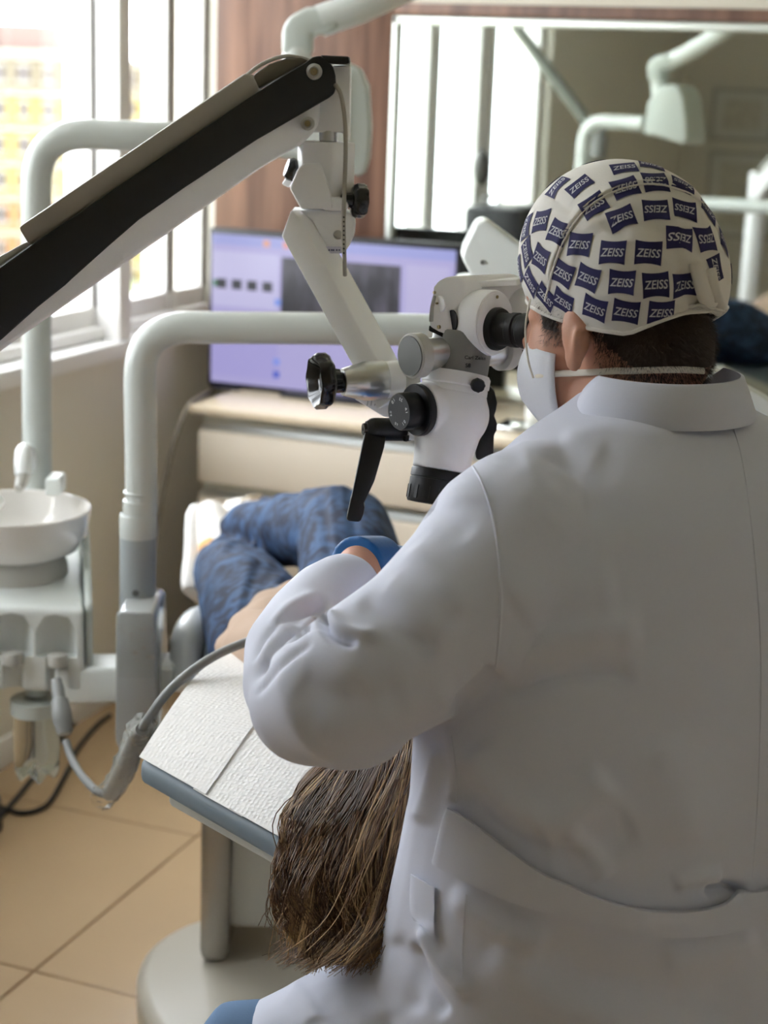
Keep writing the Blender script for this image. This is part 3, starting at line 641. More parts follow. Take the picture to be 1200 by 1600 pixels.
# suction handpiece: connector, hose, wrapped handle, second hose
m_hose = mat('grey_hose', (136, 138, 136), .4)
sh = thing('suction_hose', 'grey suction hose running from the unit cradle up over the paper-covered headrest', 'hose', Pt(165, 1240, 2.2))
h1 = [(88, 1050, 2.40), (90, 1075, 2.39), (97, 1100, 2.37)]
obj('connector', glathe([(.001, .0), (.008, 0), (.0095, .012), (.0095, .03), (.0125, .032), (.0145, .05), (.0145, .066), (.012, .07), (.0125, .078), (.009, .084), (.001, .084)], at(88, 1062, 2.46), (at(104, 1165, 2.42)-at(88, 1062, 2.46)), 28), mat('connector_grey', (150, 152, 150), .35), sh)
obj('lower_hose', gtube([at(*p) for p in spline([(103, 1158, 2.42), (112, 1185, 2.40), (128, 1212, 2.36), (150, 1235, 2.3), (166, 1241, 2.26)], 6)], .0058, 14), m_hose, sh)
hd_ = obj('handle', gtube([at(*p) for p in spline([(166, 1242, 2.26), (180, 1230, 2.22), (200, 1190, 2.12), (215, 1155, 2.05), (222, 1140, 2.02)], 5)], [.006]*2+[.011]*4+[.0125]*11+[.011]*2+[.008]*2, 20), mat('handle_grey', (150, 148, 142), .35), sh)
ORG[hd_.name] = ORG[sh.name]
q = random.Random(11)
fw = gtube([at(*p) for p in spline([(158, 1246, 2.255), (176, 1232, 2.21), (198, 1190, 2.11), (214, 1150, 2.04), (224, 1132, 2.0)], 5)], .0155, 14, cap=False)
fw = ([p+V((q.uniform(-1, 1), q.uniform(-1, 1), q.uniform(-1, 1)))*.0026 for p in fw[0]], fw[1])
obj('plastic_sleeve', fw, m_clear, hd_, sharp=10, flip=False)
obj('upper_hose', gtube([at(*p) for p in spline([(220, 1142, 2.03), (235, 1118, 2.0), (262, 1082, 1.99), (300, 1048, 2.01), (345, 1020, 2.04), (395, 1000, 2.06), (450, 985, 2.05), (520, 985, 1.98), (570, 1000, 1.92)], 6)], .0056, 14), m_hose, sh)
# cable behind the counter corner and cables on the floor
obj('monitor_cable', gtube([V(p) for p in spline([tuple(ony(x, y, Y)) for x, y, Y in ((330, 612, 3.8), (305, 625, 3.62), (292, 640, 3.56), (272, 690, 3.5), (258, 750, 3.46), (247, 810, 3.42), (238, 880, 3.4), (228, 960, 3.4), (215, 1060, 3.4))], 6)], .006, 10), mat('cable_brown_grey', (120, 112, 100), .6), label='thin grey cable hanging from the worktop corner by the window wall', cat='cable')
m_fc = mat('floor_cable_rubber', (46, 46, 46), .5)
for lab, pts in (('black floor cable looping under the unit towards the wall', ((172, 1118), (150, 1135), (120, 1172), (108, 1200), (80, 1250), (58, 1266), (30, 1270), (0, 1262), (-40, 1270))), ('straight black floor cable crossing under the clear bottle', ((132, 1108), (110, 1135), (75, 1185), (40, 1230), (8, 1268), (-20, 1300)))):
    obj('floor_cable', gtube([V(p) for p in spline([tuple(onz(x, y, .0062)) for x, y in pts], 6)], .0055, 10), m_fc, label=lab, cat='cable')
obj('foot_pedal', bev(gprism([onz(x, y, .002) for x, y in ((-40, 1250), (2, 1262), (4, 1300), (-40, 1320))], UP*.03), .006), m_fc, label='small black foot pedal at the end of the floor cable', cat='pedal')

# ------------------------------------------------------------------ monitor
YM = 3.80
p0 = ony(325, 603, YM); p1 = ony(724, 383, YM)
x0, x1, z0, z1 = p0.x, p1.x, p0.z, p1.z
mo = thing('computer_monitor', 'black flat monitor showing a dental x-ray program, on the worktop', 'monitor', ((x0+x1)/2, YM, CZ))
obj('housing', bev(gbb(x0, x1, YM, YM+.035, z0, z1), .004), m_blk, mo)
obj('stand', join(bev(gbb((x0+x1)/2-.11, (x0+x1)/2+.11, YM-.05, YM+.13, CZ+.0005, CZ+.012), .004), bev(gbb((x0+x1)/2-.03, (x0+x1)/2+.03, YM+.036, YM+.06, CZ+.01, z0+.12), .004)), m_blk, mo)
obj('stand_leg', join(bev(gbb(x0+.02, x0+.10, YM-.03, YM+.06, CZ+.0005, z0+.006), .004), bev(gbb(x1-.28, x1-.26, YM-.03, YM+.06, CZ+.0005, z0+.006), .004)), m_blk, mo)
W, Hh = x1-x0, z1-z0
def scr(name, a, b, c, d, col, es, lift, parent=mo, var=None):
    """screen region: fractions of the monitor, left/right/bottom/top"""
    m = bpy.data.materials.new(name); m.use_nodes = True; n = m.node_tree.nodes; b_ = n['Principled BSDF']
    b_.inputs['Base Color'].default_value = (.01, .01, .012, 1); b_.inputs['Roughness'].default_value = .3
    b_.inputs['Emission Color'].default_value = (*lin(col), 1); b_.inputs['Emission Strength'].default_value = es*.62
    if var:
        tc = n.new('ShaderNodeTexCoord'); mp = n.new('ShaderNodeMapping'); mp.inputs['Scale'].default_value = (22, 1, 7); t = n.new('ShaderNodeTexNoise'); t.inputs['Scale'].default_value = 1.1; t.inputs['Detail'].default_value = 3; r = n.new('ShaderNodeValToRGB')
        r.color_ramp.elements[0].position = .46; r.color_ramp.elements[0].color = (*lin((22, 20, 28)), 1); r.color_ramp.elements[1].position = .9; r.color_ramp.elements[1].color = (*lin((104, 98, 116)), 1)
        lk = m.node_tree.links; lk.new(tc.outputs['Object'], mp.inputs[0]); lk.new(mp.outputs[0], t.inputs['Vector']); lk.new(t.outputs[0], r.inputs[0]); lk.new(r.outputs[0], b_.inputs['Emission Color'])
    o = obj(name, gbb(x0+W*a, x0+W*b, YM-.0012-lift, YM-.0002-lift, z0+Hh*c, z0+Hh*d), m, parent); ORG[o.name] = ORG[mo.name]; return o
sc = scr('screen', .012, .975, .035, .965, (164, 158, 204), 1.0, 0)
scr('panel_left', .018, .29, .52, .86, (182, 178, 214), 1, .0015, sc)
scr('panel_right', .79, .955, .25, .86, (176, 170, 208), 1, .0015, sc)
scr('panel_lower_left', .018, .29, .08, .48, (158, 152, 204), 1, .0015, sc)
scr('title_bar', .012, .975, .90, .965, (146, 150, 206), 1, .0015, sc)
scr('xray_image', .30, .77, .38, .85, (60, 58, 66), 1, .0015, sc, True)
for i in range(4): scr('thumbnail', .035+i*.063, .075+i*.063, .63, .69, (26, 28, 34), 1, .003, sc)
scr('thumbnail_marker', .02, .034, .64, .68, (40, 120, 70), 1, .003, sc)
for a, z, col in ((.225, .925, (214, 150, 120)), (.275, .57, (110, 140, 220)), (.275, .12, (70, 90, 190)), (.305, .925, (216, 140, 120)), (.275, .20, (120, 140, 220))): scr('icon', a, a+.025, z-.02, z+.02, col, 1, .003, sc)
# small things on the worktop behind the clinician
pb = ony(822, 640, 3.78); obj('soap_dispenser', glathe([(.001, 0), (.03, 0), (.032, .004), (.032, .11), (.026, .125), (.01, .13), (.01, .15), (.02, .152), (.02, .16), (.001, .16)], (pb.x+.02, 3.82, CZ+.0005), UP, 32), m_dw, label='white pump dispenser standing on the worktop near the mask', cat='dispenser')
pc = onz(812, 662, CZ+.02); obj('glint_tray', bev(gbb(pc.x-.05, pc.x+.05, pc.y-.04, pc.y+.06, CZ+.0005, CZ+.018), .004), mat('polished_steel', (235, 235, 232), .12, 1), label='small polished steel tray added on the worktop for its bright reflection', cat='tray')  # added reflector, stands in for the window's glint on the glossy worktop

# ------------------------------------------------------------------ things only the mirror shows
m_arm = mat('grey_arm_paint', (120, 122, 114), .5)
wa = thing('jointed_equipment_bracket', 'grey jointed equipment bracket fixed to the window wall, seen in the mirror', 'bracket', (XL+.01, 1.93, 1.7))
def vm(x, y, Yv): p = ony(x, y, Yv); return V((p.x, 2*YB-p.y, p.z))
obj('wall_plate', bev(gbb(XL+.001-.03, XL+.03, 1.895, 1.965, 1.72, 2.0), .005), m_arm, wa)
obj('upper_link', gtube([V((XL+.01, 1.93, 1.9)), vm(815, 50, 6.1), vm(936, 212, 6.14)], .022, 16), m_arm, wa)
obj('joint', gtube([vm(940, 200, 6.14), vm(936, 246, 6.14)], .03, 16), m_mg, wa)
bl = thing('blind_cord', 'dark blind pull cord with a teardrop weight hanging by the window wall', 'cord', (XL+.05, 1.9, 1.2))
pA = vm(757, 20, 6.05); pB = vm(752, 262, 6.05)
pA = V((XL+.055, pB.y, 2.34)); pB = V((XL+.055, pB.y, pB.z))
obj('cord', gtube([pA, pB], .006, 10), mat('cord_dark', (96, 88, 78), .6), bl)
obj('weight', gell(pB, [V((.032, 0, 0)), V((0, .032, 0)), V((0, 0, .065))]), mat('weight_dark', (60, 58, 54), .5), bl)
obj('bracket', bev(gbb(XL+.001, XL+.07, pB.y-.02, pB.y+.02, 2.335, 2.36), .003), m_white, bl)
sb = thing('black_equipment_case', 'tall black equipment trolley standing against the window wall', 'trolley', (XL+.2, 2.1, 0))
pq = vm(793, 350, 6.12); 
obj('case', bev(gbb(pq.x-.11, pq.x+.11, pq.y-.17, pq.y+.17, .06, pq.z+.07), .02), m_blk, sb)
for s in (-1, 1):
    for u in (-1, 1): obj('castor', glathe([(.001, -.012), (.028, -.012), (.028, .012), (.001, .012)], (pq.x+s*.08, pq.y+u*.13, .0295), (0, 1, 0), 16), m_mg, sb)
obj('handle', gtube([V((pq.x-.06, pq.y-.1, pq.z+.065)), V((pq.x-.06, pq.y-.1, pq.z+.1)), V((pq.x-.06, pq.y+.1, pq.z+.1)), V((pq.x-.06, pq.y+.1, pq.z+.065))], .008, 10), m_mg, sb)
# ------------------------------------------------------------------ dental chair
m_up = mat('blue_grey_upholstery', (118, 130, 138), .5, bump=.1, bscale=90)
m_ch = mat('chair_shell_plastic', (196, 196, 188), .35)
m_chm = mat('chair_metal_cover', (176, 172, 164), .25, .55)
dc = thing('dental_chair', 'reclined dental chair with blue-grey padding carrying the lying patient', 'dental chair', onz(380, 1520, 0))
Lc = [V(p) for p in spline([tuple(at(*p)) for p in ((217, 1186, 1.87), (240, 1150, 1.90), (270, 1105, 1.95), (300, 1065, 2.01), (330, 1038, 2.08), (365, 1017, 2.16), (405, 1000, 2.26))], 4)]
EV = at(560, 1380, 1.645) - Lc[0]
def plate(u, v):
    """top surface of the reclined backrest: u across, v away from its head end"""
    f = v*(len(Lc)-1); i = min(int(f), len(Lc)-2); p = Lc[i].lerp(Lc[i+1], f-i)
    return p + EV*u*(1+.25*v) + AW*(u*.10*v)
def gplate(u0, u1, v0, v1, nu, nv, off, th):
    top_, bot = [], []
    for j in range(nv+1):
        for i in range(nu+1):
            p = plate(u0+(u1-u0)*i/nu, v0+(v1-v0)*j/nv) + UP*off; top_.append(p); bot.append(p-UP*th)
    n = nu+1; N_ = len(top_); fs = []
    for j in range(nv):
        for i in range(nu): k = j*n+i; fs += [(k, k+1, k+n+1, k+n), (N_+k, N_+k+n, N_+k+n+1, N_+k+1)]
    for i in range(nu): fs += [(i, N_+i, N_+i+1, i+1), (nv*n+i, nv*n+i+1, N_+nv*n+i+1, N_+nv*n+i)]
    for j in range(nv): a, b = j*n, (j+1)*n; fs += [(a, b, N_+b, N_+a), (a+nu, N_+a+nu, N_+b+nu, b+nu)]
    return top_+bot, fs
obj('backrest', bev(gplate(0, 1.0, 0, 1, 16, 24, -.0035, .026), .009, 3, .9), m_up, dc)
obj('backrest_shell', bev(gplate(.12, .95, .06, .96, 8, 8, -.030, .02), .006, 2, .9), m_ch, dc)
# seat and leg rest following the patient
sp_ = [L(.02, 2.20, .60), L(-.08, 2.45, .585), L(-.15, 2.7, .60), L(-.20, 2.95, .575), L(-.22, 3.08, .55)]
rg = [ering(V(p), RT*hw, UP*.035, 28, 4) for p, hw in zip([V(q) for q in spline([tuple(p) for p in sp_], 4)], [.24, .24, .235, .225, .21, .19, .17, .155, .14, .13, .12, .11, .11, .10, .09, .085, .075])]
obj('seat_and_legrest', gloft(rg), m_up, dc)
am = [V(p) for p in spline([tuple(Pt(x, y, a)) for x, y, a in ((291, 1075, 2.42), (291, 1040, 2.44), (294, 1000, 2.47), (302, 980, 2.52), (312, 972, 2.60), (322, 970, 2.70))], 4)]
obj('armrest', gtube(am, .026, 20), mat('armrest_pale', (206, 210, 212), .3, coat=.3), dc)
bp_ = [onz(x, y, .075) for x, y in ((345, 1425), (290, 1440), (245, 1465), (220, 1495), (213, 1530), (222, 1570), (245, 1605), (300, 1680), (420, 1740), (620, 1760), (700, 1650), (690, 1500), (560, 1420))]
obj('base_plate', bev(gprism([V((p.x, p.y, .0)) for p in [V(q) for q in spline([tuple(p) for p in bp_+[bp_[0]]], 3)][:-1]], UP*.075), .02, 3), mat('base_plate_plastic', (204, 198, 184), .3), dc)
c_ = onz(336, 1508, .076)
def vcol(x0, x1, z0, z1, a0, a1): return gbox(L((x0+x1)/2, (a0+a1)/2, (z0+z1)/2), (x1-x0, a1-a0, z1-z0), CAMAX)
cr_, ca_ = c_.dot(RT), c_.dot(AW)
obj('column_cover', bev(vcol(cr_-.027, cr_+.022, .0755, .48, ca_, ca_+.30), .018, 3), m_chm, dc)
d_ = ona(356, 1450, ca_+.02); e_ = ona(450, 1300, ca_+.02)
obj('column_box', bev(vcol(d_.dot(RT), d_.dot(RT)+.33, d_.z, .46, ca_+.02, ca_+.36), .012, 3), m_ch, dc)
obj('lift_column', gtube([L(.02, ca_+.16, .08), L(.02, ca_+.16, .30)], .09, 28), m_blk, dc)
obj('lift_arm', bev(gbox(L(.0, ca_-.02, .55), (.20, .60, .08), (RT, (AW*.9+UP*.28).normalized(), UP)), .015), m_ch, dc)
# paper towels on the backrest
m_pap = mat('embossed_paper', (238, 236, 232), .9); N, LK, B = nodes(m_pap)
tc = N.new('ShaderNodeTexCoord'); vo = N.new('ShaderNodeTexVoronoi'); vo.inputs['Scale'].default_value = 190; vo.inputs['Randomness'].default_value = .35
bp = N.new('ShaderNodeBump'); bp.inputs['Strength'].default_value = .5; bp.inputs['Distance'].default_value = .002
LK.new(tc.outputs['Object'], vo.inputs['Vector']); LK.new(vo.outputs['Distance'], bp.inputs['Height']); LK.new(bp.outputs['Normal'], B.inputs['Normal'])
for u0, u1, off, lab in ((.0, .33, .0026, 'embossed white paper towel along the headrest edge beside the suction hose'), (.27, .50, .0006, 'embossed white paper towel in the middle of the headrest'), (.44, .96, .0016, 'embossed white paper towel under the patient\'s hair')):
    g = gplate(u0, u1, .003, .97, 8, 24, off, .0006)
    obj('paper_towel', g, m_pap, label=lab, cat='paper towel', group='paper towels on the headrest')

# ------------------------------------------------------------------ patient
m_skin = mat('skin', (196, 144, 118), .5, sss=.08, bump=.08, bscale=250, var=.06, vscale=30)
m_jean = mat('printed_denim', (38, 58, 92), .8); N, LK, B = nodes(m_jean)
tc = N.new('ShaderNodeTexCoord'); n1 = N.new('ShaderNodeTexNoise'); n1.inputs['Scale'].default_value = 22; n1.inputs['Detail'].default_value = 6; n1.inputs['Distortion'].default_value = 1.6
r1 = N.new('ShaderNodeValToRGB'); e_ = r1.color_ramp.elements; e_[0].position = .42; e_[0].color = (*lin((22, 34, 58)), 1); e_[1].position = .62; e_[1].color = (*lin((52, 80, 116)), 1)
LK.new(tc.outputs['Object'], n1.inputs['Vector']); LK.new(n1.outputs['Fac'], r1.inputs[0]); LK.new(r1.outputs[0], B.inputs['Base Color'])
hc = L(.035, 1.735, .845)
HW = (L(-.06, 2.24, .812), L(.05, 2.27, .815))
g = [gell(hc, [RT*.072, AW*.098, UP*.09]), gell(hc+AW*.05+UP*.03, [RT*.055, AW*.06, UP*.06]), gcaps([(hc+AW*.08-UP*.02, .05), (L(.03, 1.95, .82), .055)]),
     gcaps([(L(-.10, 1.98, .82), .045), (L(-.155, 2.10, .79), .04), (L(-.15, 2.18, .79), .035), (HW[0], .026)]),
     gcaps([(L(.16, 2.04, .82), .045), (L(.20, 2.14, .79), .04), (L(.16, 2.24, .79), .035), (HW[1], .026)]),
     gcaps([(L(.03, 1.93, .815), .055), (L(.01, 2.1, .80), .06), (L(-.05, 2.3, .75), .07)]),
     gell(hc+AW*.058+UP*.092, [RT*.014, AW*.022, UP*.018])]
for s, w0, dr in ((-1, HW[0], RT), (1, HW[1], -RT)):       # hands folded on the belly
    g.append(gell(w0+dr*.045+UP*.004, [RT*.045, AW*.038, UP*.015]))
    for k in range(4):
        b_ = w0+dr*.075+AW*(.028-.018*k); g.append(gcaps([(b_, .009), (b_+dr*(.03-.003*abs(k-1))+UP*.004, .0085), (b_+dr*(.055-.005*abs(k-1))-UP*.006, .0075)], 10))
    b_ = w0+dr*.03-AW*.035; g.append(gcaps([(b_, .0105), (b_+dr*.03-AW*.012+UP*.006, .0095), (b_+dr*.05-AW*.010, .008)], 10))
vs, fs = remesh(join(*g), .005, 6)
pa = obj('person', (vs, fs), m_skin, sharp=180, label='patient lying back on the dental chair in blue trousers with long brown hair hanging down', cat='person', origin=L(-.05, 2.2, .62))
m_shirt = mat('beige_shirt', (170, 146, 126), .85, bump=.2, bscale=60)
g = [gell(L(.03, 1.99, .815), [RT*.17, AW*.09, UP*.062]), gell(L(.0, 2.13, .80), [RT*.16, AW*.15, UP*.066]), gell(L(-.05, 2.27, .755), [RT*.155, AW*.12, UP*.075]), gell(L(-.10, 2.25, .735), [RT*.13, AW*.10, UP*.05]),
     gcaps([(L(-.10, 1.98, .82), .056), (L(-.155, 2.08, .79), .050), (L(-.158, 2.14, .785), .046), (L(-.11, 2.21, .80), .038)]), gcaps([(L(.16, 2.04, .82), .056), (L(.20, 2.12, .79), .050), (L(.20, 2.18, .785), .046), (L(.12, 2.255, .80), .038)])]
vs, fs = remesh(join(*g), .007, 6); nr = normals(vs, fs)
vs = vs + nr*(np.sin(vs[:, 1]*95+vs[:, 0]*60+np.sin(vs[:, 2]*40)*2)*.0022)[:, None]
obj('shirt', (vs, fs), m_shirt, pa, sharp=180)
# trousers: straight near leg, raised far knee with crossed ankles
g = [gell(L(-.10, 2.36, .70), [RT*.15, AW*.12, UP*.09]),
     gcaps([(L(-.165, 2.36, .69), .086), (L(-.205, 2.55, .70), .078), (L(-.245, 2.72, .69), .066), (L(-.275, 2.87, .66), .056), (L(-.285, 2.95, .65), .052)]),
     gcaps([(L(-.04, 2.38, .71), .09), (L(-.045, 2.52, .77), .085), (L(-.065, 2.64, .80), .078), (L(-.14, 2.80, .76), .066), (L(-.215, 2.94, .72), .056), (L(-.245, 2.99, .71), .052)])]
vs, fs = remesh(join(*g), .006, 8); nr = normals(vs, fs)
ph = vs[:, 0]*70+vs[:, 1]*38+np.sin(vs[:, 0]*31+vs[:, 2]*50)*1.6
vs = vs + nr*(np.sin(ph)*.0028+np.sin(ph*2.3+1)*.0013)[:, None]
obj('trousers', (vs, fs), m_jean, pa, sharp=180)
m_shoe = mat('sneaker_white', (236, 230, 222), .7, bump=.15, bscale=120); m_sole = mat('sneaker_sole', (240, 236, 232), .6); m_bei = mat('sneaker_beige_suede', (214, 196, 172), .85); m_org = mat('sneaker_orange_trim', (222, 170, 112), .8); m_lac = mat('lace_cream', (226, 212, 190), .8)
def sneaker(heel, toe, upd):
    """shoe from heel to toe (foot axis) with instep direction upd"""
    ax = (toe-heel); Ls = ax.length; ax.normalize(); u = (upd-ax*upd.dot(ax)).normalized(); s = ax.cross(u)
    st = [(0, .026, .034), (.06, .033, .046), (.2, .036, .052), (.35, .036, .050), (.5, .039, .044), (.65, .044, .036), (.8, .046, .029), (.92, .038, .022), (1.0, .016, .012)]
    up_ = gloft([ering(heel+ax*Ls*t+u*(h*.9), s*w_, u*h, 24, 2.4) for t, w_, h in st])
    so = gloft([ering(heel+ax*Ls*t*1.03-ax*.006+u*-.004, s*(w_+.007), u*.014, 24, 3) for t, w_, h in st])
    o1 = obj('shoe', up_, m_shoe, pa); ORG[o1.name] = ORG[pa.name]
    obj('sole', bev(so, .002), m_sole, o1)
    obj('shoe_trim', gloft([ering(heel+ax*Ls*t+u*(h*.8), s*(w_+.0016), u*(h*.78), 24, 2.4) for t, w_, h in ((.30, .0362, .050), (.36, .0365, .049), (.42, .0372, .047))], cap=False), m_org, o1)
    obj('tongue', gloft([ering(heel+ax*Ls*t+u*(h*1.62), s*.018, u*.010, 16) for t, h in ((.26, .054), (.34, .054), (.44, .050), (.54, .044), (.60, .038))]), m_bei, o1)
    for k in range(4):
        t = .32+.075*k; h = .053-.005*k; c = heel+ax*Ls*t+u*(h*1.82)
        obj('lace', gtube([c-s*.026-u*.010, c-s*.012+u*.003, c+s*.012+u*.003+ax*.012, c+s*.026-u*.010+ax*.014], .0028, 8), m_lac, o1)
sneaker(at(311, 928, 3.10), at(328, 797, 3.24), (RT*.75+UP*.30-AW*.60))
sneaker(at(385, 868, 3.22), at(378, 806, 3.36), (RT*.2+UP*.3-AW*.8))
# long hair
m_hair = mat('brown_hair', (110, 78, 50), .38); N, LK, B = nodes(m_hair); B.inputs['Specular IOR Level'].default_value = .6
at_ = N.new('ShaderNodeAttribute'); at_.attribute_name = 'tint'; r1 = N.new('ShaderNodeValToRGB'); e_ = r1.color_ramp.elements
e_[0].position = 0; e_[0].color = (*lin((50, 34, 24)), 1); e_[1].position = 1; e_[1].color = (*lin((206, 168, 116)), 1); x_ = r1.color_ramp.elements.new(.55); x_.color = (*lin((112, 80, 52)), 1)
LK.new(at_.outputs['Fac'], r1.inputs[0]); LK.new(r1.outputs[0], B.inputs['Base Color'])
GX = [[(560, 1150), (505, 1205), (464, 1255), (446, 1310), (436, 1365), (452, 1420), (464, 1460), (450, 1502)], [(585, 1130), (550, 1200), (515, 1260), (492, 1320), (478, 1380), (490, 1430), (498, 1475), (466, 1508)],
      [(620, 1120), (600, 1190), (575, 1260), (556, 1325), (545, 1390), (548, 1440), (534, 1480), (494, 1512)], [(660, 1110), (650, 1185), (625, 1260), (605, 1325), (598, 1390), (600, 1440), (580, 1480), (540, 1515)],
      [(705, 1110), (700, 1180), (675, 1255), (652, 1320), (640, 1385), (634, 1440), (615, 1480), (580, 1515)]]
GZ = [1.74, 1.708, 1.682, 1.662, 1.648, 1.638, 1.631, 1.626]; GO = [0, -.012, -.022, -.024, -.018]
GD = [[(x, y, z+GO[i]) for (x, y), z in zip(g_, GZ)] for i, g_ in enumerate(GX)]
GW = np.array([[tuple(at(*p)) for p in gq] for gq in GD])                     # guides x points x 3
hr = random.Random(5); hv, hf, tint = [], [], []
def guide(s):
    f = s*(len(GW)-1); i = min(int(f), len(GW)-2); f -= i; return GW[i]*(1-f)+GW[i+1]*f
nst = 3200
for k in range(nst):
    lock = hr.randrange(70); s0 = (lock+.5)/70; lr = random.Random(lock)
    s = min(1, max(0, s0+hr.gauss(0, .011))); P = guide(s); dd_ = hr.uniform(0, 1)**.7
    amp = lr.uniform(.006, .017); fr = lr.uniform(1.1, 2.1); ph = lr.uniform(0, 6.28)+hr.gauss(0, .25); endk = min(1, lr.uniform(.84, 1.04)+hr.gauss(0, .02)); stray = hr.gauss(0, .004) if hr.random() < .93 else hr.gauss(0, .018)
    base = lr.uniform(.22, .66)+hr.gauss(0, .09)+.04
    if lr.random() < .24: base += .30
    pts = spline([tuple(p) for p in P], 3); m_ = int(len(pts)*endk); k0 = len(hv)
    for j in range(m_):
        t = j/(len(pts)-1); p = V(pts[j]); off = sin(fr*6.28*t+ph)*amp*(.3+t) + stray*t
        p += RT*(off + (s0-s)*.10*t) + AW*(dd_*.045-.012+cos(fr*5*t+ph)*amp*.6*t) - UP*(.004*dd_)
        r_ = .00085*(1-.65*t); tg_ = hr.random()*0
        a1 = RT*r_; a2 = (AW*.7+UP*.7)*r_
        hv += [p+a1, p-a1*.5+a2*.87, p-a1*.5-a2*.87]; tint += [min(1, max(0, base+.12*t))]*3
    for j in range(m_-1):
        for q_ in range(3): a, b = k0+j*3+q_, k0+j*3+(q_+1) % 3; hf.append((a, b, b+3, a+3))
ho = obj('hair', (hv, hf), m_hair, pa, sharp=180, flip=False, label='long wavy brown hair with lighter strands'); ho['kind'] = 'stuff'
ta = ho.data.attributes.new('tint', 'FLOAT', 'POINT'); ta.data.foreach_set('value', tint)
hm = gloft([[V(guide(s)[j]) + AW*.034 + (AW*.02 if w_ else AW*0) for w_, s in [(0, i/12*.96+.02) for i in range(13)]+[(1, 1-i/12*.96-.02) for i in range(13)]] for j in range(7)])
hm_o = obj('hair_mass', hm, m_hair, pa, sharp=180)
cap_ = gell(hc-AW*.012-UP*.008, [RT*.084, AW*.105, UP*.088])
obj('hair_crown', cap_, m_hair, pa, sharp=180)
# ------------------------------------------------------------------ clinician
m_coat = mat('white_cotton_coat', (212, 215, 230), .75, sheen=.15, bump=.05, bscale=900)
tf = (-RT*.5 + AW*.866); tl = (-RT*.866 - AW*.5)               # torso: facing, its left
def ringt(r, a, z, A, b, e=2.4, lean=0): return ering(L(r, a, z), tl*A, tf*b, 48, e)
tor = [(.285, 1.555, .50, .30, .20), (.285, 1.55, .62, .298, .195), (.282, 1.545, .72, .285, .175), (.278, 1.535, .80, .268, .158), (.276, 1.53, .86, .258, .150), (.274, 1.53, .90, .256, .150), (.272, 1.535, .95, .250, .146),
       (.268, 1.545, 1.02, .238, .138), (.265, 1.555, 1.08, .224, .130), (.264, 1.568, 1.13, .205, .118), (.262, 1.585, 1.165, .175, .104), (.262, 1.60, 1.19, .135, .09), (.262, 1.612, 1.208, .095, .076), (.262, 1.618, 1.222, .07, .066)]
g = [gloft([ringt(*t) for t in tor])]
sh_l = [(at(806, 858, 1.53), .086), (at(742, 934, 1.50), .079), (at(655, 1003, 1.48), .070), (at(568, 1058, 1.47), .066), (at(512, 1094, 1.475), .062), (at(488, 1098, 1.50), .056)]
g.append(gcaps(sh_l, 28)); g.append(gcaps([(at(835, 805, 1.56), .07), (at(795, 808, 1.53), .060), (at(775, 825, 1.51), .056)], 24))
fa_l = [(at(496, 1098, 1.495), .056), (at(470, 1066, 1.53), .0525), (at(463, 1020, 1.58), .048), (at(482, 978, 1.64), .043), (at(512, 940, 1.69), .040), (at(538, 924, 1.715), .039)]
g.append(gcaps(fa_l, 28))
shr = L(.42, 1.66, 1.09)
ar_r = [(L(.36, 1.62, 1.10), .085), (L(.45, 1.70, 1.06), .082), (L(.475, 1.80, .99), .07), (L(.46, 1.90, .945), .06), (L(.36, 1.95, .955), .052), (L(.25, 1.965, .97), .045)]
g.append(gcaps(ar_r, 24))
g.append(gcaps([(L(.22, 1.53, .60), .135), (L(.11, 1.50, .60), .122), (L(.0, 1.485, .575), .10), (L(-.055, 1.48, .555), .086)], 28))   # coat over the thigh
g.append(gcaps([(L(.33, 1.62, .60), .13), (L(.28, 1.78, .60), .11), (L(.22, 1.92, .59), .095)], 24))
# sleeve slack at the elbow, rumple above the belt, sleeve fold
g.append(gell(at(545, 1150, 1.475), [RT*.05, AW*.04, UP*.028]))
cv, cf = remesh(join(*g), .0037, 11)
def brush(vs, fs, strokes):
    """sculpt folds: each stroke = (kind, pixel polyline, width px, height m). 'g' ridge (or groove), 's' step falling to one side"""
    nr = normals(vs, fs); px, py = ppx(vs); vd = vs - np.array(CAM); front = ((vd*nr).sum(1) < 0)
    disp = np.zeros(len(vs))
    for kind, poly, wd, amp in strokes:
        pl_ = np.array([p[:2] for p in spline(poly, 6)]) if len(poly) > 2 else np.array(poly, float)
        best = np.full(len(vs), 1e9); sg = np.zeros(len(vs)); tt = np.zeros(len(vs)); n = len(pl_)-1
        for i in range(n):
            a, b = pl_[i], pl_[i+1]; ab = b-a; l2 = (ab**2).sum()+1e-9
            t = np.clip(((px-a[0])*ab[0]+(py-a[1])*ab[1])/l2, 0, 1); dx = px-(a[0]+ab[0]*t); dy = py-(a[1]+ab[1]*t); d = np.hypot(dx, dy)
            m = d < best; best[m] = d[m]; sg[m] = np.sign(ab[0]*dy-ab[1]*dx)[m]; tt[m] = ((i+t)/n)[m]
        fade = np.clip(np.minimum(tt, 1-tt)/.16, 0, 1); fade = fade*fade*(3-2*fade)
        if kind == 'g': disp += front*amp*fade*np.exp(-(best/wd)**2)
        else: disp += front*amp*fade*np.where(sg > 0, np.exp(-best/wd), 0)*np.clip(best/2.5, 0, 1)
    return vs + nr*disp[:, None]
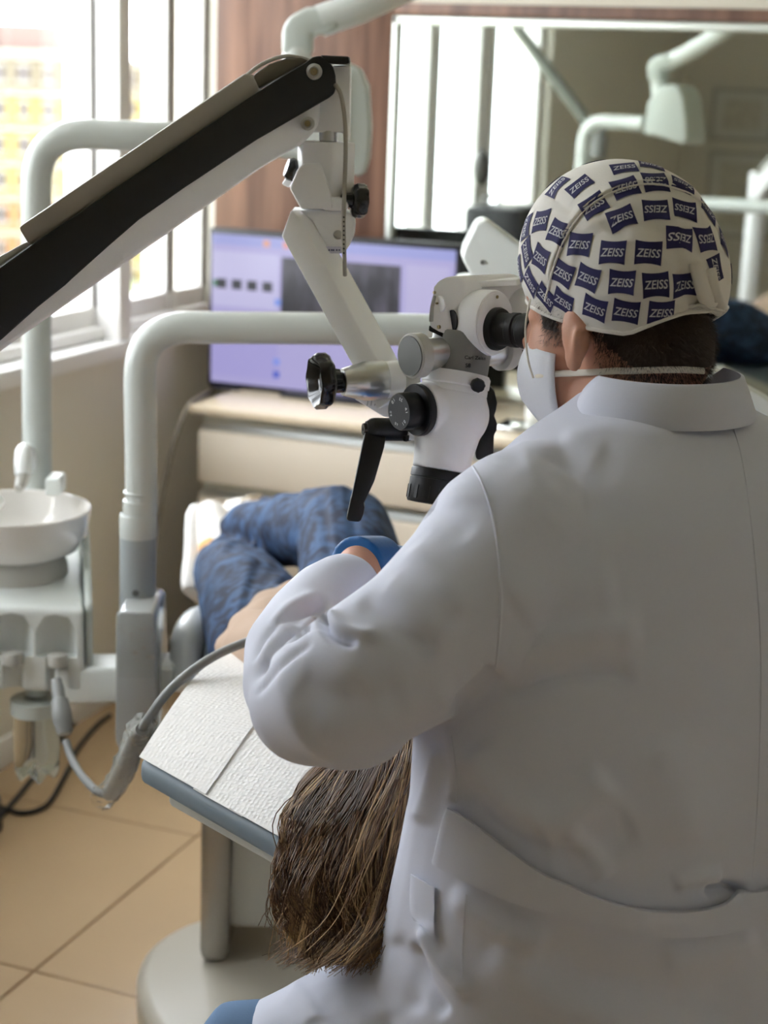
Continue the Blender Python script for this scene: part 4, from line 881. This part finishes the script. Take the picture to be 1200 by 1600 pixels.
FO = [('g', [(770, 1058), (840, 1010), (930, 985), (1010, 985)], 26, .007), ('g', [(785, 1085), (850, 1060), (930, 1050), (1000, 1060)], 18, -.006), ('g', [(800, 960), (880, 920), (970, 910)], 40, .005),
      ('g', [(700, 1120), (760, 1062), (775, 1040)], 14, -.010), ('g', [(560, 930), (600, 960), (650, 1000), (690, 1010)], 16, -.004),
      ('g', [(500, 950), (505, 978), (524, 996), (562, 1005)], 6.5, -.009), ('g', [(516, 950), (528, 974), (556, 988), (600, 990)], 11, .006), ('g', [(398, 1075), (425, 1020), (470, 985), (510, 970)], 5, -.004), ('g', [(392, 1040), (420, 990), (470, 955), (520, 940)], 5, -.004), ('g', [(400, 1090), (440, 1040), (490, 1000)], 6, -.003), ('g', [(440, 1000), (480, 958), (520, 940)], 12, -.006), ('g', [(425, 985), (455, 950), (500, 930)], 9, .004), ('g', [(410, 1040), (450, 985), (500, 960)], 10, .004), ('g', [(400, 1060), (440, 1000), (480, 975)], 8, -.003),
      ('g', [(640, 850), (680, 900), (740, 960)], 30, .004), ('g', [(600, 900), (650, 950), (720, 1010)], 24, .003), ('g', [(650, 790), (690, 800), (740, 840)], 20, -.003),
      ('g', [(480, 1120), (560, 1140), (650, 1110), (720, 1070)], 34, .004), ('g', [(460, 1060), (540, 1090), (640, 1080)], 30, -.003),
      ('g', [(730, 1160), (780, 1240), (850, 1290)], 26, .006), ('g', [(720, 1230), (790, 1300), (870, 1335)], 20, -.005), ('g', [(830, 1300), (890, 1270), (960, 1210)], 30, .007), ('g', [(860, 1350), (930, 1320), (1000, 1290)], 30, -.004), ('g', [(880, 1290), (930, 1340), (945, 1375)], 16, .005), ('g', [(700, 1120), (710, 1200), (705, 1260)], 10, .004),
      ('g', [(690, 1160), (672, 1230), (655, 1290)], 14, .006), ('g', [(700, 1390), (790, 1450), (860, 1470)], 22, .008), ('g', [(820, 1480), (930, 1530), (1060, 1560), (1180, 1560)], 34, -.006), ('g', [(760, 1480), (860, 1560), (1000, 1600)], 30, .005), ('g', [(1030, 1500), (1110, 1490), (1190, 1460)], 24, .004),
      ('g', [(660, 1440), (690, 1500), (740, 1560)], 12, .009), ('g', [(640, 1470), (665, 1540), (700, 1590)], 10, -.008), ('g', [(560, 1480), (590, 1530), (600, 1600)], 22, .004), ('g', [(610, 1460), (640, 1520), (650, 1590)], 16, -.005), ('g', [(450, 1540), (480, 1570), (490, 1600)], 16, .003),
      ('g', [(1100, 1395), (1135, 1388), (1170, 1398)], 8, -.012), ('g', [(1050, 1385), (1090, 1370), (1130, 1370)], 12, .006), ('g', [(1130, 1000), (1150, 1150), (1150, 1300)], 40, -.002), ('g', [(870, 690), (960, 672), (1060, 690)], 16, .003), ('g', [(800, 720), (880, 700), (950, 720)], 26, .003), ('g', [(1020, 1150), (1060, 1230), (1070, 1330)], 40, .004)]
cv = brush(cv, cf, [(k_, p_, w_, a_*1.25) for k_, p_, w_, a_ in FO])
# slow cloth undulation
cv = cv + normals(cv, cf)*(np.sin(cv[:, 2]*22+cv[:, 0]*13)*np.sin(cv[:, 0]*17-cv[:, 2]*9+cv[:, 1]*11)*.0016)[:, None]

# head, neck, wrists: one continuous skin surface
HF = (-RT*cos(radians(41))+AW*sin(radians(41))); HL = (-RT*sin(radians(41))-AW*cos(radians(41)))
hk = at(967, 450, 1.665)
HU = (UP + HF*.06).normalized()
def hp(f, l, u): return hk + HF*f + HL*l + HU*u                # forward, left, up in head space
hg = [gell(hk+HU*.008, [HF*.098, HL*.077, HU*.099], 32, 20), gell(hp(.035, 0, -.070), [HF*.062, HL*.060, HU*.075], 28, 18), gell(hp(.052, 0, -.122), [HF*.034, HL*.036, HU*.026]),
      gcaps([(hp(.042, 0, -.098), .052), (hp(.0, 0, -.105), .060)], 24), gell(hp(-.05, 0, -.05), [HF*.048, HL*.060, HU*.06]),
      gloft([ering(hp(f, 0, u), HL*a, HF*b, 28) for f, u, a, b in ((-.015, -.05, .062, .068), (-.022, -.10, .061, .064), (-.032, -.14, .063, .064), (-.045, -.18, .070, .070), (-.05, -.225, .085, .08))]),
      gcaps([(hp(.090, 0, -.032), .008), (hp(.106, 0, -.062), .012), (hp(.098, 0, -.076), .013)], 16), gell(hp(.086, 0, -.098), [HF*.012, HL*.024, HU*.009]), gell(hp(.066, .034, -.012), [HF*.012, HL*.026, HU*.010]), gell(hp(.066, -.034, -.012), [HF*.012, HL*.026, HU*.010])]
for s in (-1, 1):                                              # eye sockets' lids
    hg.append(gell(hp(.072, s*.030, -.034), [HF*.013, HL*.015, HU*.012]))
    # ear: helix rim + lobe + concha wall
    def ear(f, u, o): return hk + HF*(f*.62) + HL*(s*(.068+o*(.3 if u > -.005 else .85))) + HU*(u*.72-.029)
    rim = [(.012, -.030, .004), (.016, -.012, .008), (.012, .010, .014), (.0, .020, .020), (-.014, .016, .024), (-.020, .0, .025), (-.018, -.020, .022), (-.010, -.038, .016), (.0, -.052, .010), (.009, -.050, .006), (.012, -.036, .004)]
    hg.append(gtube([ear(*p) for p in [tuple(q) for q in spline(rim, 4)]], .0048, 12))
    hg.append(gell(ear(0, -.048, .008), [HF*.010, HL*.006, HU*.012])); hg.append(gell(ear(-.004, -.012, .008), [HF*.016, HL*.010, HU*.028]))
    hg.append(gcaps([(ear(-.012, .004, .014), .005), (ear(-.012, -.014, .015), .005), (ear(-.004, -.03, .012), .005)], 10))
wl = at(552, 905, 1.75)
hg.append(gcaps([(at(520, 935, 1.70), .030), (wl, .028), (at(575, 880, 1.785), .028)], 20))
hg.append(gcaps([(L(.27, 1.963, .965), .032), (L(.20, 1.965, .975), .028)], 20))
hg.append(gcaps([(hp(-.05, 0, -.20), .07), (L(.262, 1.60, 1.0), .10)], 24)); hg.append(gcaps([(at(520, 935, 1.70), .030), (at(475, 975, 1.64), .03), (at(470, 1080, 1.51), .036), (at(790, 850, 1.54), .05), (L(.262, 1.60, 1.05), .08)], 20))
hg.append(gcaps([(L(.262, 1.60, 1.05), .08), (L(.44, 1.69, 1.06), .05), (L(.46, 1.90, .945), .038), (L(.27, 1.963, .965), .032)], 20))
sv, sf = remesh(join(*hg), .0032, 5)
m_face = mat('skin_face', (204, 152, 126), .48, sss=.08, bump=.1, bscale=320, var=.07, vscale=40)
me_ = obj('person', (sv, sf), m_face, sharp=180, label='clinician in a white coat and logo-printed cap looking into the microscope', cat='person', origin=L(.28, 1.55, .52))
T_skin = bvh((sv, sf))
coat = obj('coat', (cv, cf), m_coat, me_, sharp=180); ORG[coat.name] = ORG[me_.name]
T_coat = bvh((cv, cf))
def strip(T, e1, e2, off, th, n=40, m=3):
    """band between two pixel polylines laid on surface T"""
    a = np.array(spline([tuple(map(float, p)) for p in e1], 12)); b = np.array(spline([tuple(map(float, p)) for p in e2], 12))
    def rs(c): 
        d = np.r_[0, np.cumsum(np.hypot(*np.diff(c, axis=0).T))]; t = np.linspace(0, d[-1], n+1); return np.c_[np.interp(t, d, c[:, 0]), np.interp(t, d, c[:, 1])]
    a, b = rs(a), rs(b); vs, last = [], None
    for i in range(n+1):
        for j in range(m+1):
            x, y = a[i]*(1-j/m)+b[i]*(j/m); p = cast(T, x, y, off)
            if p is None: p = last
            vs.append(p); last = p
    w_ = m+1
    for _ in range(4):
        vs = [vs[k] if k < w_ or k >= n*w_ else vs[k]*.5+(vs[k-w_]+vs[k+w_])*.25 for k in range(len(vs))]
    N_ = len(vs); vs = vs + [p + ray(600, 800)*th for p in vs]; fs = []
    for i in range(n):
        for j in range(m): k = i*w_+j; fs += [(k, k+1, k+w_+1, k+w_), (N_+k, N_+k+w_, N_+k+w_+1, N_+k+1)]
        k = i*w_; fs += [(k, k+w_, N_+k+w_, N_+k), (k+m, N_+k+m, N_+k+w_+m, k+w_+m)]
    fs += [(j, N_+j, N_+j+1, j+1) for j in range(m)] + [(n*w_+j, n*w_+j+1, N_+n*w_+j+1, N_+n*w_+j) for j in range(m)]
    return vs, fs
def seam(T, poly, off, r, name, m, parent):
    pts = [cast(T, p[0], p[1], off) for p in spline([tuple(map(float, q)) for q in poly], 10)]; pts = [p for p in pts if p is not None]
    return obj(name, gtube(pts, r, 8), m, parent)
m_seam = m_coat
seam(T_coat, [(736, 724), (752, 752), (768, 800), (778, 860), (783, 930), (780, 990), (775, 1046)], .0002, .0011, 'armhole_seam', m_seam, coat)
seam(T_coat, [(1140, 652), (1158, 710), (1172, 800), (1182, 900), (1188, 1000), (1189, 1100), (1184, 1250), (1176, 1370)], .0, .0007, 'back_seam', m_seam, coat)
seam(T_coat, [(705, 1150), (712, 1200), (712, 1254)], .0003, .0008, 'side_seam', m_seam, coat)
seam(T_coat, [(728, 1398), (724, 1450), (722, 1530)], .0, .0007, 'skirt_seam', m_seam, coat)
obj('belt', strip(T_coat, [(712, 1256), (770, 1305), (830, 1350), (900, 1385), (980, 1412), (1060, 1418), (1130, 1406), (1200, 1380)], [(692, 1348), (740, 1375), (800, 1402), (880, 1425), (960, 1442), (1060, 1440), (1140, 1420), (1200, 1396)], .012, .010, 60, 6), m_coat, coat, sharp=60)
obj('lower_belt', strip(T_coat, [(960, 1444), (1040, 1442), (1120, 1428), (1199, 1398)], [(985, 1456), (1060, 1462), (1130, 1456), (1199, 1436)], .009, .008, 30, 4), m_coat, coat, sharp=60)
obj('pocket_flap', strip(T_coat, [(648, 1366), (646, 1400), (648, 1432), (662, 1452)], [(684, 1386), (684, 1420), (682, 1446), (680, 1470)], .004, .003, 16, 4), m_coat, coat, sharp=60)
# collar
cl_t = [(hp(-.038, 0, -.125), .078, .073), (hp(-.042, 0, -.150), .084, .080)]
def colring(c, A, b, drop, e=2.0):
    out = []
    for i in range(56):
        t = 2*pi*i/56; out.append(V(c)+tl*(A*cos(t))+tf*(b*sin(t)) - UP*(drop*max(0, sin(t))))
    return out
cb_ = L(.262, 1.612, 0)
def cz(z): return V((cb_.x, cb_.y, z))
cst = [colring(cz(1.20), .080, .076, .05), colring(cz(1.232), .076, .072, .05), colring(cz(1.244), .0755, .0715, .05), colring(cz(1.243), .079, .075, .05), colring(cz(1.228), .085, .082, .052), colring(cz(1.207), .093, .091, .055), colring(cz(1.204), .0925, .0905, .055), colring(cz(1.210), .086, .084, .055)]
obj('collar', gloft(cst, cap=False), m_coat, coat, sharp=60)
# gloves: one per hand, five fingers each
m_glv = mat('blue_nitrile', (30, 96, 158), .4, bump=.1, bscale=150)
def glove(w0, d, up_, side, name='glove'):
    """w0 wrist, d pointing direction of the hand, up_ back of hand, side thumb side"""
    G = [gcaps([(w0-d*.012, .0315), (w0+d*.02, .030), (w0+d*.035, .029)], 20), gell(w0+d*.055, [d*.05, side*.043, up_*.02])]
    G[0] = gtube([w0-d*.014, w0+d*.02, w0+d*.04], [.032, .031, .03], 24)
    for k, (l0, ln_) in enumerate(((-.03, .030), (-.011, .036), (.010, .039), (.030, .035))):
        b = w0+d*.09+side*l0; c1 = b+d*ln_-up_*.010; c2 = c1+d*ln_*.45-up_*ln_*.55; c3 = c2-up_*ln_*.5+d*.004
        G.append(gcaps([(b-d*.02, .0105), (b, .0102), (c1, .0095), (c2, .0088), (c3, .0078)], 12))
    b = w0+d*.035+side*.034; G.append(gcaps([(b, .0135), (b+side*.02+d*.028-up_*.01, .0115), (b+side*.014+d*.055-up_*.028, .0095)], 12))
    v_, f_ = remesh(join(*G), .0026, 4); return obj(name, (v_, f_), m_glv, me_, sharp=180)
dh = (at(640, 880, 1.86)-at(568, 888, 1.775)).normalized()
uh = (UP - dh*UP.dot(dh)).normalized()
glove(at(566, 884, 1.775), dh, uh, dh.cross(uh)*-1)
dh2 = (L(.08, 1.93, .965)-L(.20, 1.965, .975)).normalized(); uh2 = (UP-dh2*UP.dot(dh2)).normalized()
glove(L(.20, 1.965, .975), dh2, uh2, dh2.cross(uh2))
# cap
def capsurf():
    g_ = [gell(hp(-.002, 0, .024), [HF*.108, HL*.087, HU*.100], 48, 32), gell(hp(-.025, .0, .014), [HF*.086, HL*.090, HU*.090], 40, 24), gell(hp(-.054, 0, .008), [HF*.052, HL*.07, HU*.068])]
    v_, f_ = remesh(join(*g_), .0032, 8)
    v_ = brush(v_, f_, [('s', [(1098, 318), (1070, 300), (1020, 288), (970, 296), (925, 320), (890, 360), (868, 410), (852, 470)], 14, .0040), ('g', [(900, 350), (950, 345), (1000, 365), (1040, 400)], 12, .0022), ('g', [(880, 420), (930, 440), (1000, 430)], 14, -.002), ('g', [(1060, 420), (1075, 460), (1090, 490)], 10, -.005), ('g', [(1085, 400), (1095, 440), (1110, 480)], 8, .006), ('g', [(1050, 330), (1060, 380), (1075, 420)], 8, .003), ('g', [(900, 380), (890, 430), (880, 470)], 8, .002), ('g', [(850, 300), (880, 320), (900, 330)], 8, -.002), ('g', [(980, 460), (1030, 450), (1070, 440)], 12, .003), ('g', [(1080, 300), (1095, 340), (1100, 380)], 7, .003), ('g', [(935, 325), (950, 350), (985, 372)], 6, -.002)])
    # cut the hem: keep what lies above a tilted plane
    loc_ = v_ - np.array(hk); f = loc_@np.array(HF); l = loc_@np.array(HL); u = loc_@np.array(HU)
    hem = -.030 - .006*np.clip(-f/.06, 0, 1) + .020*np.clip(f/.1, 0, 1) + .020*np.clip((-f-.06)/.04, 0, 1)
    keep = u > hem; ff = [q for q in f_ if all(keep[i] for i in q)]
    us = sorted({i for q in ff for i in q}); mp_ = {o_: n_ for n_, o_ in enumerate(us)}
    v2 = v_[us]; f2 = [tuple(mp_[i] for i in q) for q in ff]
    # snap the ragged border onto the hem line
    cnt = {}
    for q in f2:
        for a, b in zip(q, q[1:]+q[:1]): cnt[(min(a, b), max(a, b))] = cnt.get((min(a, b), max(a, b)), 0)+1
    bd_ = {i for e, c in cnt.items() if c == 1 for i in e}
    for i in bd_:
        k = us[i]; v2[i] = v2[i] + np.array(HU)*(hem[k]-u[k])
    return v2, f2, bd_, [e for e, c in cnt.items() if c == 1]
kv, kf, kb, ke = capsurf()
m_cap = mat('cap_cotton', (226, 222, 214), .8, bump=.08, bscale=500)
capo = obj('cap', (kv, kf), m_cap, me_, sharp=180, flip=False); ORG[capo.name] = ORG[me_.name]
so_ = capo.modifiers.new('thickness', 'SOLIDIFY'); so_.thickness = .0012; so_.offset = -1
T_cap = bvh((kv, kf))
# hem binding: order border vertices by angle round the head
bang = sorted(((atan2(float(V(kv[i]-np.array(hk)).dot(HL)), float(V(kv[i]-np.array(hk)).dot(HF))), i) for i in kb))
hemp = []
for q0 in range(90):
    a0 = -pi+2*pi*q0/90; sel = [i for a, i in bang if abs(a-a0) < .06]
    if sel: hemp.append(V(np.mean([kv[i] for i in sel], axis=0)))
hemp.append(hemp[0]); obj('hem_binding', gtube(hemp, .0022, 8), m_cap, capo)
seam(T_cap, [(1098, 318), (1070, 300), (1020, 288), (970, 296), (925, 320), (890, 360), (868, 410), (852, 470)], .0005, .0012, 'crown_seam', m_cap, capo)
# printed pattern: navy squares with bowed top and bottom, white wordmark
m_navy = mat('print_navy_blue', (36, 34, 84), .75); m_wprint = mat('print_white_ink', (205, 205, 212), .75)
LOGO = [(845, 345, 30, 36, 14), (871, 362, 28, 30, 24), (822, 355, 14, 34, 60), (905, 290, 40, 26, -32), (870, 291, 38, 22, -42), (832, 312, 14, 22, -60), (877, 312, 32, 20, 40), (928, 322, 42, 28, -24), (900, 347, 20, 12, 20), (977, 293, 44, 28, -16), (1025, 284, 44, 22, 176), (1068, 288, 40, 22, 186), (975, 262, 38, 14, -10), (1018, 259, 40, 10, 184), (940, 263, 24, 8, -8),
        (971, 340, 44, 32, -16), (1025, 328, 44, 28, 177), (1070, 328, 38, 28, 180), (1106, 331, 28, 28, 194), (906, 382, 34, 36, 9), (957, 394, 38, 38, 7), (1013, 395, 38, 38, 4), (1065, 372, 34, 24, 180), (1065, 398, 32, 28, 3), (1105, 374, 30, 32, 180), (1131, 378, 12, 38, 180), (1110, 402, 24, 16, 20),
        (845, 403, 28, 36, 16), (823, 393, 12, 38, 40), (880, 427, 28, 32, 14), (919, 434, 36, 34, 9), (972, 441, 40, 34, 6), (1025, 444, 36, 28, -4), (1068, 444, 30, 28, -4), (812, 420, 9, 28, 20), (829, 441, 20, 34, 16), (853, 464, 12, 28, 20), (881, 471, 30, 32, 8), (929, 482, 38, 30, 6), (978, 487, 38, 32, 4), (1033, 488, 36, 30, 2), (1118, 420, 18, 26, 60), (1085, 340, 6, 8, 0), (1128, 340, 10, 18, 190)]
TZ = text2d('ZEISS', .90, .22, .012); placed = []
def stamp(fn):
    """fn(u,v,off) -> surface point at square coordinates (-.5...5) lifted by off; one printed logo = one part"""
    n = 6; P = []
    for j in range(n+1):
        for i in range(n+1):
            u = -.5+i/n; v = -.5+j/n; p = fn(u, v*(1-.14*(1-(2*u)**2)), .0007)
            if p is None: return
            P.append(p)
    cen = sum(P, V())/len(P)
    if max((p-cen).length for p in P) > .06: return
    fs = [(j*(n+1)+i, j*(n+1)+i+1, j*(n+1)+i+n+2, j*(n+1)+i+n+1) for j in range(n) for i in range(n)]; nq = len(fs)
    Q = [fn(x, y*1.25-.02, .0012) for x, y in TZ[0]]
    if all(q_ is not None for q_ in Q): fs += [tuple(i+len(P) for i in q_) for q_ in TZ[1]]
    else: Q = []
    o = obj('printed_logo', (P+Q, fs), [m_navy, m_wprint], capo, sharp=180, flip=False)
    for k, pl2 in enumerate(o.data.polygons): pl2.material_index = 0 if k < nq else 1
    placed.append(cen)
for x, y, w_, h_, rot in LOGO:
    c0_ = cast(T_cap, x, y, 0)
    if c0_ is None or any((c0_-q_).length < .0235 for q_ in placed): continue
    hit = T_cap.find_nearest(c0_); n_ = hit[1] if hit[1].dot(CAM-c0_) > 0 else -hit[1]
    t1 = (IX*cos(radians(rot))+IDN*sin(radians(rot))); t1 = (t1-n_*t1.dot(n_)).normalized(); t2 = n_.cross(t1)
    def put(u, v, off, c0_=c0_, n_=n_, t1=t1, t2=t2):
        h = T_cap.ray_cast(c0_+t1*(u*.0245)+t2*(v*.0232)+n_*.02, -n_, .04)
        
        if h[0] is None: h = T_cap.find_nearest(c0_+t1*(u*.0245)+t2*(v*.0232))
        return h[0]+(h[1] if h[1].dot(n_) > 0 else -h[1])*off
    stamp(put)
def radial(dv, off):
    o = hk+HU*.016; dv = dv.normalized(); h = T_cap.ray_cast(o+dv*.3, -dv)
    if h[0] is None: return None
    n = h[1] if h[1].dot(dv) > 0 else -h[1]; return h[0]+n*off
vdir = (CAM-hk).normalized()
for row in range(5):                                            # the sides the photo does not show carry the same print
    el = radians(-22+24*row); nn = max(3, int(17*cos(el)))
    for k in range(nn):
        az = 2*pi*(k+.5*(row % 2))/nn; cdir = HF*(cos(el)*cos(az))+HL*(cos(el)*sin(az))+HU*sin(el)
        p0_ = radial(cdir, 0)
        if p0_ is None or any((p0_-q_).length < .029 for q_ in placed): continue
        if cdir.dot(vdir) > .12: continue
        t1 = cdir.cross(HU).normalized(); t2 = t1.cross(cdir).normalized()
        stamp(lambda u, v, off, cdir=cdir, t1=t1, t2=t2: radial(cdir - t1*(u*.24) + t2*(v*.20), off))
# ties at the back of the cap
for i, pl_ in enumerate(([(1085, 412), (1092, 440), (1100, 466), (1112, 478)], [(1106, 420), (1112, 450), (1122, 476), (1126, 486)], [(1076, 478), (1095, 474), (1112, 482), (1126, 484)])):
    pts = [cast(T_cap, x, y, .003) or cast(T_skin, x, y, .012) for x, y in [tuple(p) for p in spline(pl_, 6)]]; pts = [p for p in pts if p is not None]
    if len(pts) > 3: obj('cap_tie', gtube(pts, .0052, 12, flat=(1, .3, RT)), m_cap, capo)
obj('tie_knot', remesh(join(gell(at(1108, 480, 1.62), [RT*.012, AW*.008, UP*.007]), gell(at(1122, 476, 1.628), [RT*.007, AW*.008, UP*.012])), .0022, 3), m_cap, capo, sharp=180)
# short dark hair at nape and temple: scalp layer plus cropped strands
m_dh = mat('short_dark_hair', (58, 44, 34), .6)
snr = normals(sv, sf); rel = sv - np.array(hk); fF, lL, uU = rel@np.array(HF), rel@np.array(HL), rel@np.array(HU)+.012
def hairline(f, l, u):
    nape = (f < -.020) & (u < .03) & (u > -.070+.6*np.clip(f+.065, 0, 1)) & (np.abs(l) < .084)
    burn = (f > .022) & (f < .048) & (u > -.028) & (u < .02) & (np.abs(l) > .05)
    return nape | burn
hmask = hairline(fF, lL, uU) & (np.hypot(fF, lL) < .115)
ids = np.nonzero(hmask)[0]
core = (hairline(fF+.008, lL, uU) & hairline(fF, lL, uU-.009) & hmask) | (hmask & (fF > 0))
sfh = [q for q in sf if all(core[i] for i in q)]; us = sorted({i for q in sfh for i in q}); mp_ = {o_: n_ for n_, o_ in enumerate(us)}
hb = obj('cropped_hair', (sv[us]+snr[us]*.0012, [tuple(mp_[i] for i in q) for q in sfh]), m_dh, me_, sharp=180, flip=False); ORG[hb.name] = ORG[me_.name]
hv, hf = [], []; q = random.Random(9)
allm = hairline(fF, lL, uU+.0) | (hairline(fF, lL, uU+.012) ) | hairline(fF+.012, lL, uU)
ids = np.nonzero(allm & (np.hypot(fF, lL) < .115) & (uU < .012))[0]
for k in range(22000):
    i = int(ids[q.randrange(len(ids))]); n = V(snr[i]); p = V(sv[i]) + V((q.gauss(0, 1), q.gauss(0, 1), q.gauss(0, 1)))*.0014
    if not hmask[i] and q.random() < .55: continue
    d = (n*.75 - HU*1.0 - HF*.25 + V((q.gauss(0, 1), q.gauss(0, 1), q.gauss(0, 1)))*.3).normalized(); t = d.cross(n).normalized()*.0003; ln_ = q.uniform(.003, .007)
    b0_ = len(hv); hv += [p-t, p+t, p+d*ln_+n*.0012]; hf.append((b0_, b0_+1, b0_+2))
st_ = obj('hair_strands', (hv, hf), m_dh, hb, flip=False); st_['kind'] = 'stuff'
# face mask with straps
m_msk = mat('mask_fabric', (226, 228, 234), .8, bump=.15, bscale=200)
rows = []
for j in range(15):
    t = j/14; u = -.060-.090*t; row = []
    for i in range(25):
        a = radians(-80+160*i/24); bulge = sin(pi*(.12+.8*t))**.8
        fr = .064+.032*bulge*(cos(a)**.6 if cos(a) > 0 else 0); sd = .060+.010*bulge
        rad = 1.0-.16*max(0, t-.7)/.3
        row.append(hp(.018+(fr*cos(a))*rad, sd*sin(a)*(1.0-.22*t), u+.012*abs(sin(a))*(t-.25)))
    rows.append(row)
mk = obj('face_mask', gloft(rows, cap=False, closed=False), m_msk, me_, sharp=180, flip=False); ORG[mk.name] = ORG[me_.name]
so_ = mk.modifiers.new('thickness', 'SOLIDIFY'); so_.thickness = .0018; so_.offset = 0
m_str = mat('elastic_strap', (232, 226, 212), .8)
def strap(poly, r, ku, kv_, name, off=.003):
    pts = [cast(T_skin, p[0], p[1], off) for p in spline([tuple(map(float, q_)) for q_ in poly], 8)]; pts = [p for p in pts if p is not None]
    obj(name, gtube(pts, r, 10, flat=(ku, kv_, UP)), m_str, mk)
strap([(838, 586), (870, 583), (930, 581), (1000, 577), (1060, 576), (1096, 578)], .0032, 1, .35, 'neck_strap')
cs = [hp(.056, .070, -.012), hp(.060, .072, -.04), hp(.060, .068, -.07), hp(.056, .064, -.09)]
obj('cheek_cord', gtube([V(p) for p in spline([tuple(p) for p in cs], 6)], .0011, 8), m_str, mk)
# jeans and shoe below the coat, stool under the seat
g = [gcaps([(L(.24, 1.54, .56), .10), (L(.0, 1.49, .55), .08), (L(-.125, 1.48, .555), .070), (L(-.148, 1.50, .50), .064), (L(-.145, 1.54, .30), .056), (L(-.145, 1.56, .12), .05)], 24), gcaps([(L(.30, 1.62, .57), .10), (L(.20, 1.95, .56), .075), (L(.20, 1.99, .48), .066), (L(.21, 2.0, .30), .056), (L(.21, 2.0, .12), .05)], 24)]
v_, f_ = remesh(join(*g), .007, 6)
obj('jeans', (v_, f_), mat('faded_denim', (104, 132, 166), .85, bump=.2, bscale=500, var=.1, vscale=30), me_, sharp=180)
for p_, d in ((L(-.145, 1.56, 0), -RT*.5+AW*.86), (L(.21, 2.0, 0), -RT*.5+AW*.86)):
    s_ = d.cross(UP)
    obj('shoe', gloft([ering(p_+d*t+UP*(.006+h), s_*w2, UP*h, 20, 2.6) for t, w2, h in ((-.06, .03, .034), (-.03, .038, .045), (.02, .04, .045), (.08, .043, .032), (.14, .042, .024), (.18, .025, .014))]), m_shoe, me_)
st = thing('work_stool', 'round padded work stool under the seated clinician', 'stool', L(.285, 1.56, 0))
sc_ = L(.285, 1.56, 0)
obj('seat', glathe([(.001, .40), (.17, .40), (.19, .415), (.19, .445), (.17, .46), (.001, .46)], sc_, UP, 40), m_up, st)
obj('gas_column', gtube([sc_+UP*.08, sc_+UP*.4], .025, 20), m_sil, st)
for k in range(5):
    a = 2*pi*k/5; e = RT*cos(a)+AW*sin(a); sd = e.cross(UP)
    obj('foot_arm', bev(gbox(sc_+e*.14+UP*.075, (.28, .04, .03), (e, sd, UP)), .008), m_sil, st)
    obj('castor', glathe([(.001, -.012), (.028, -.012), (.028, .012), (.001, .012)], sc_+e*.27+UP*.0285, sd, 18), m_blk, st)
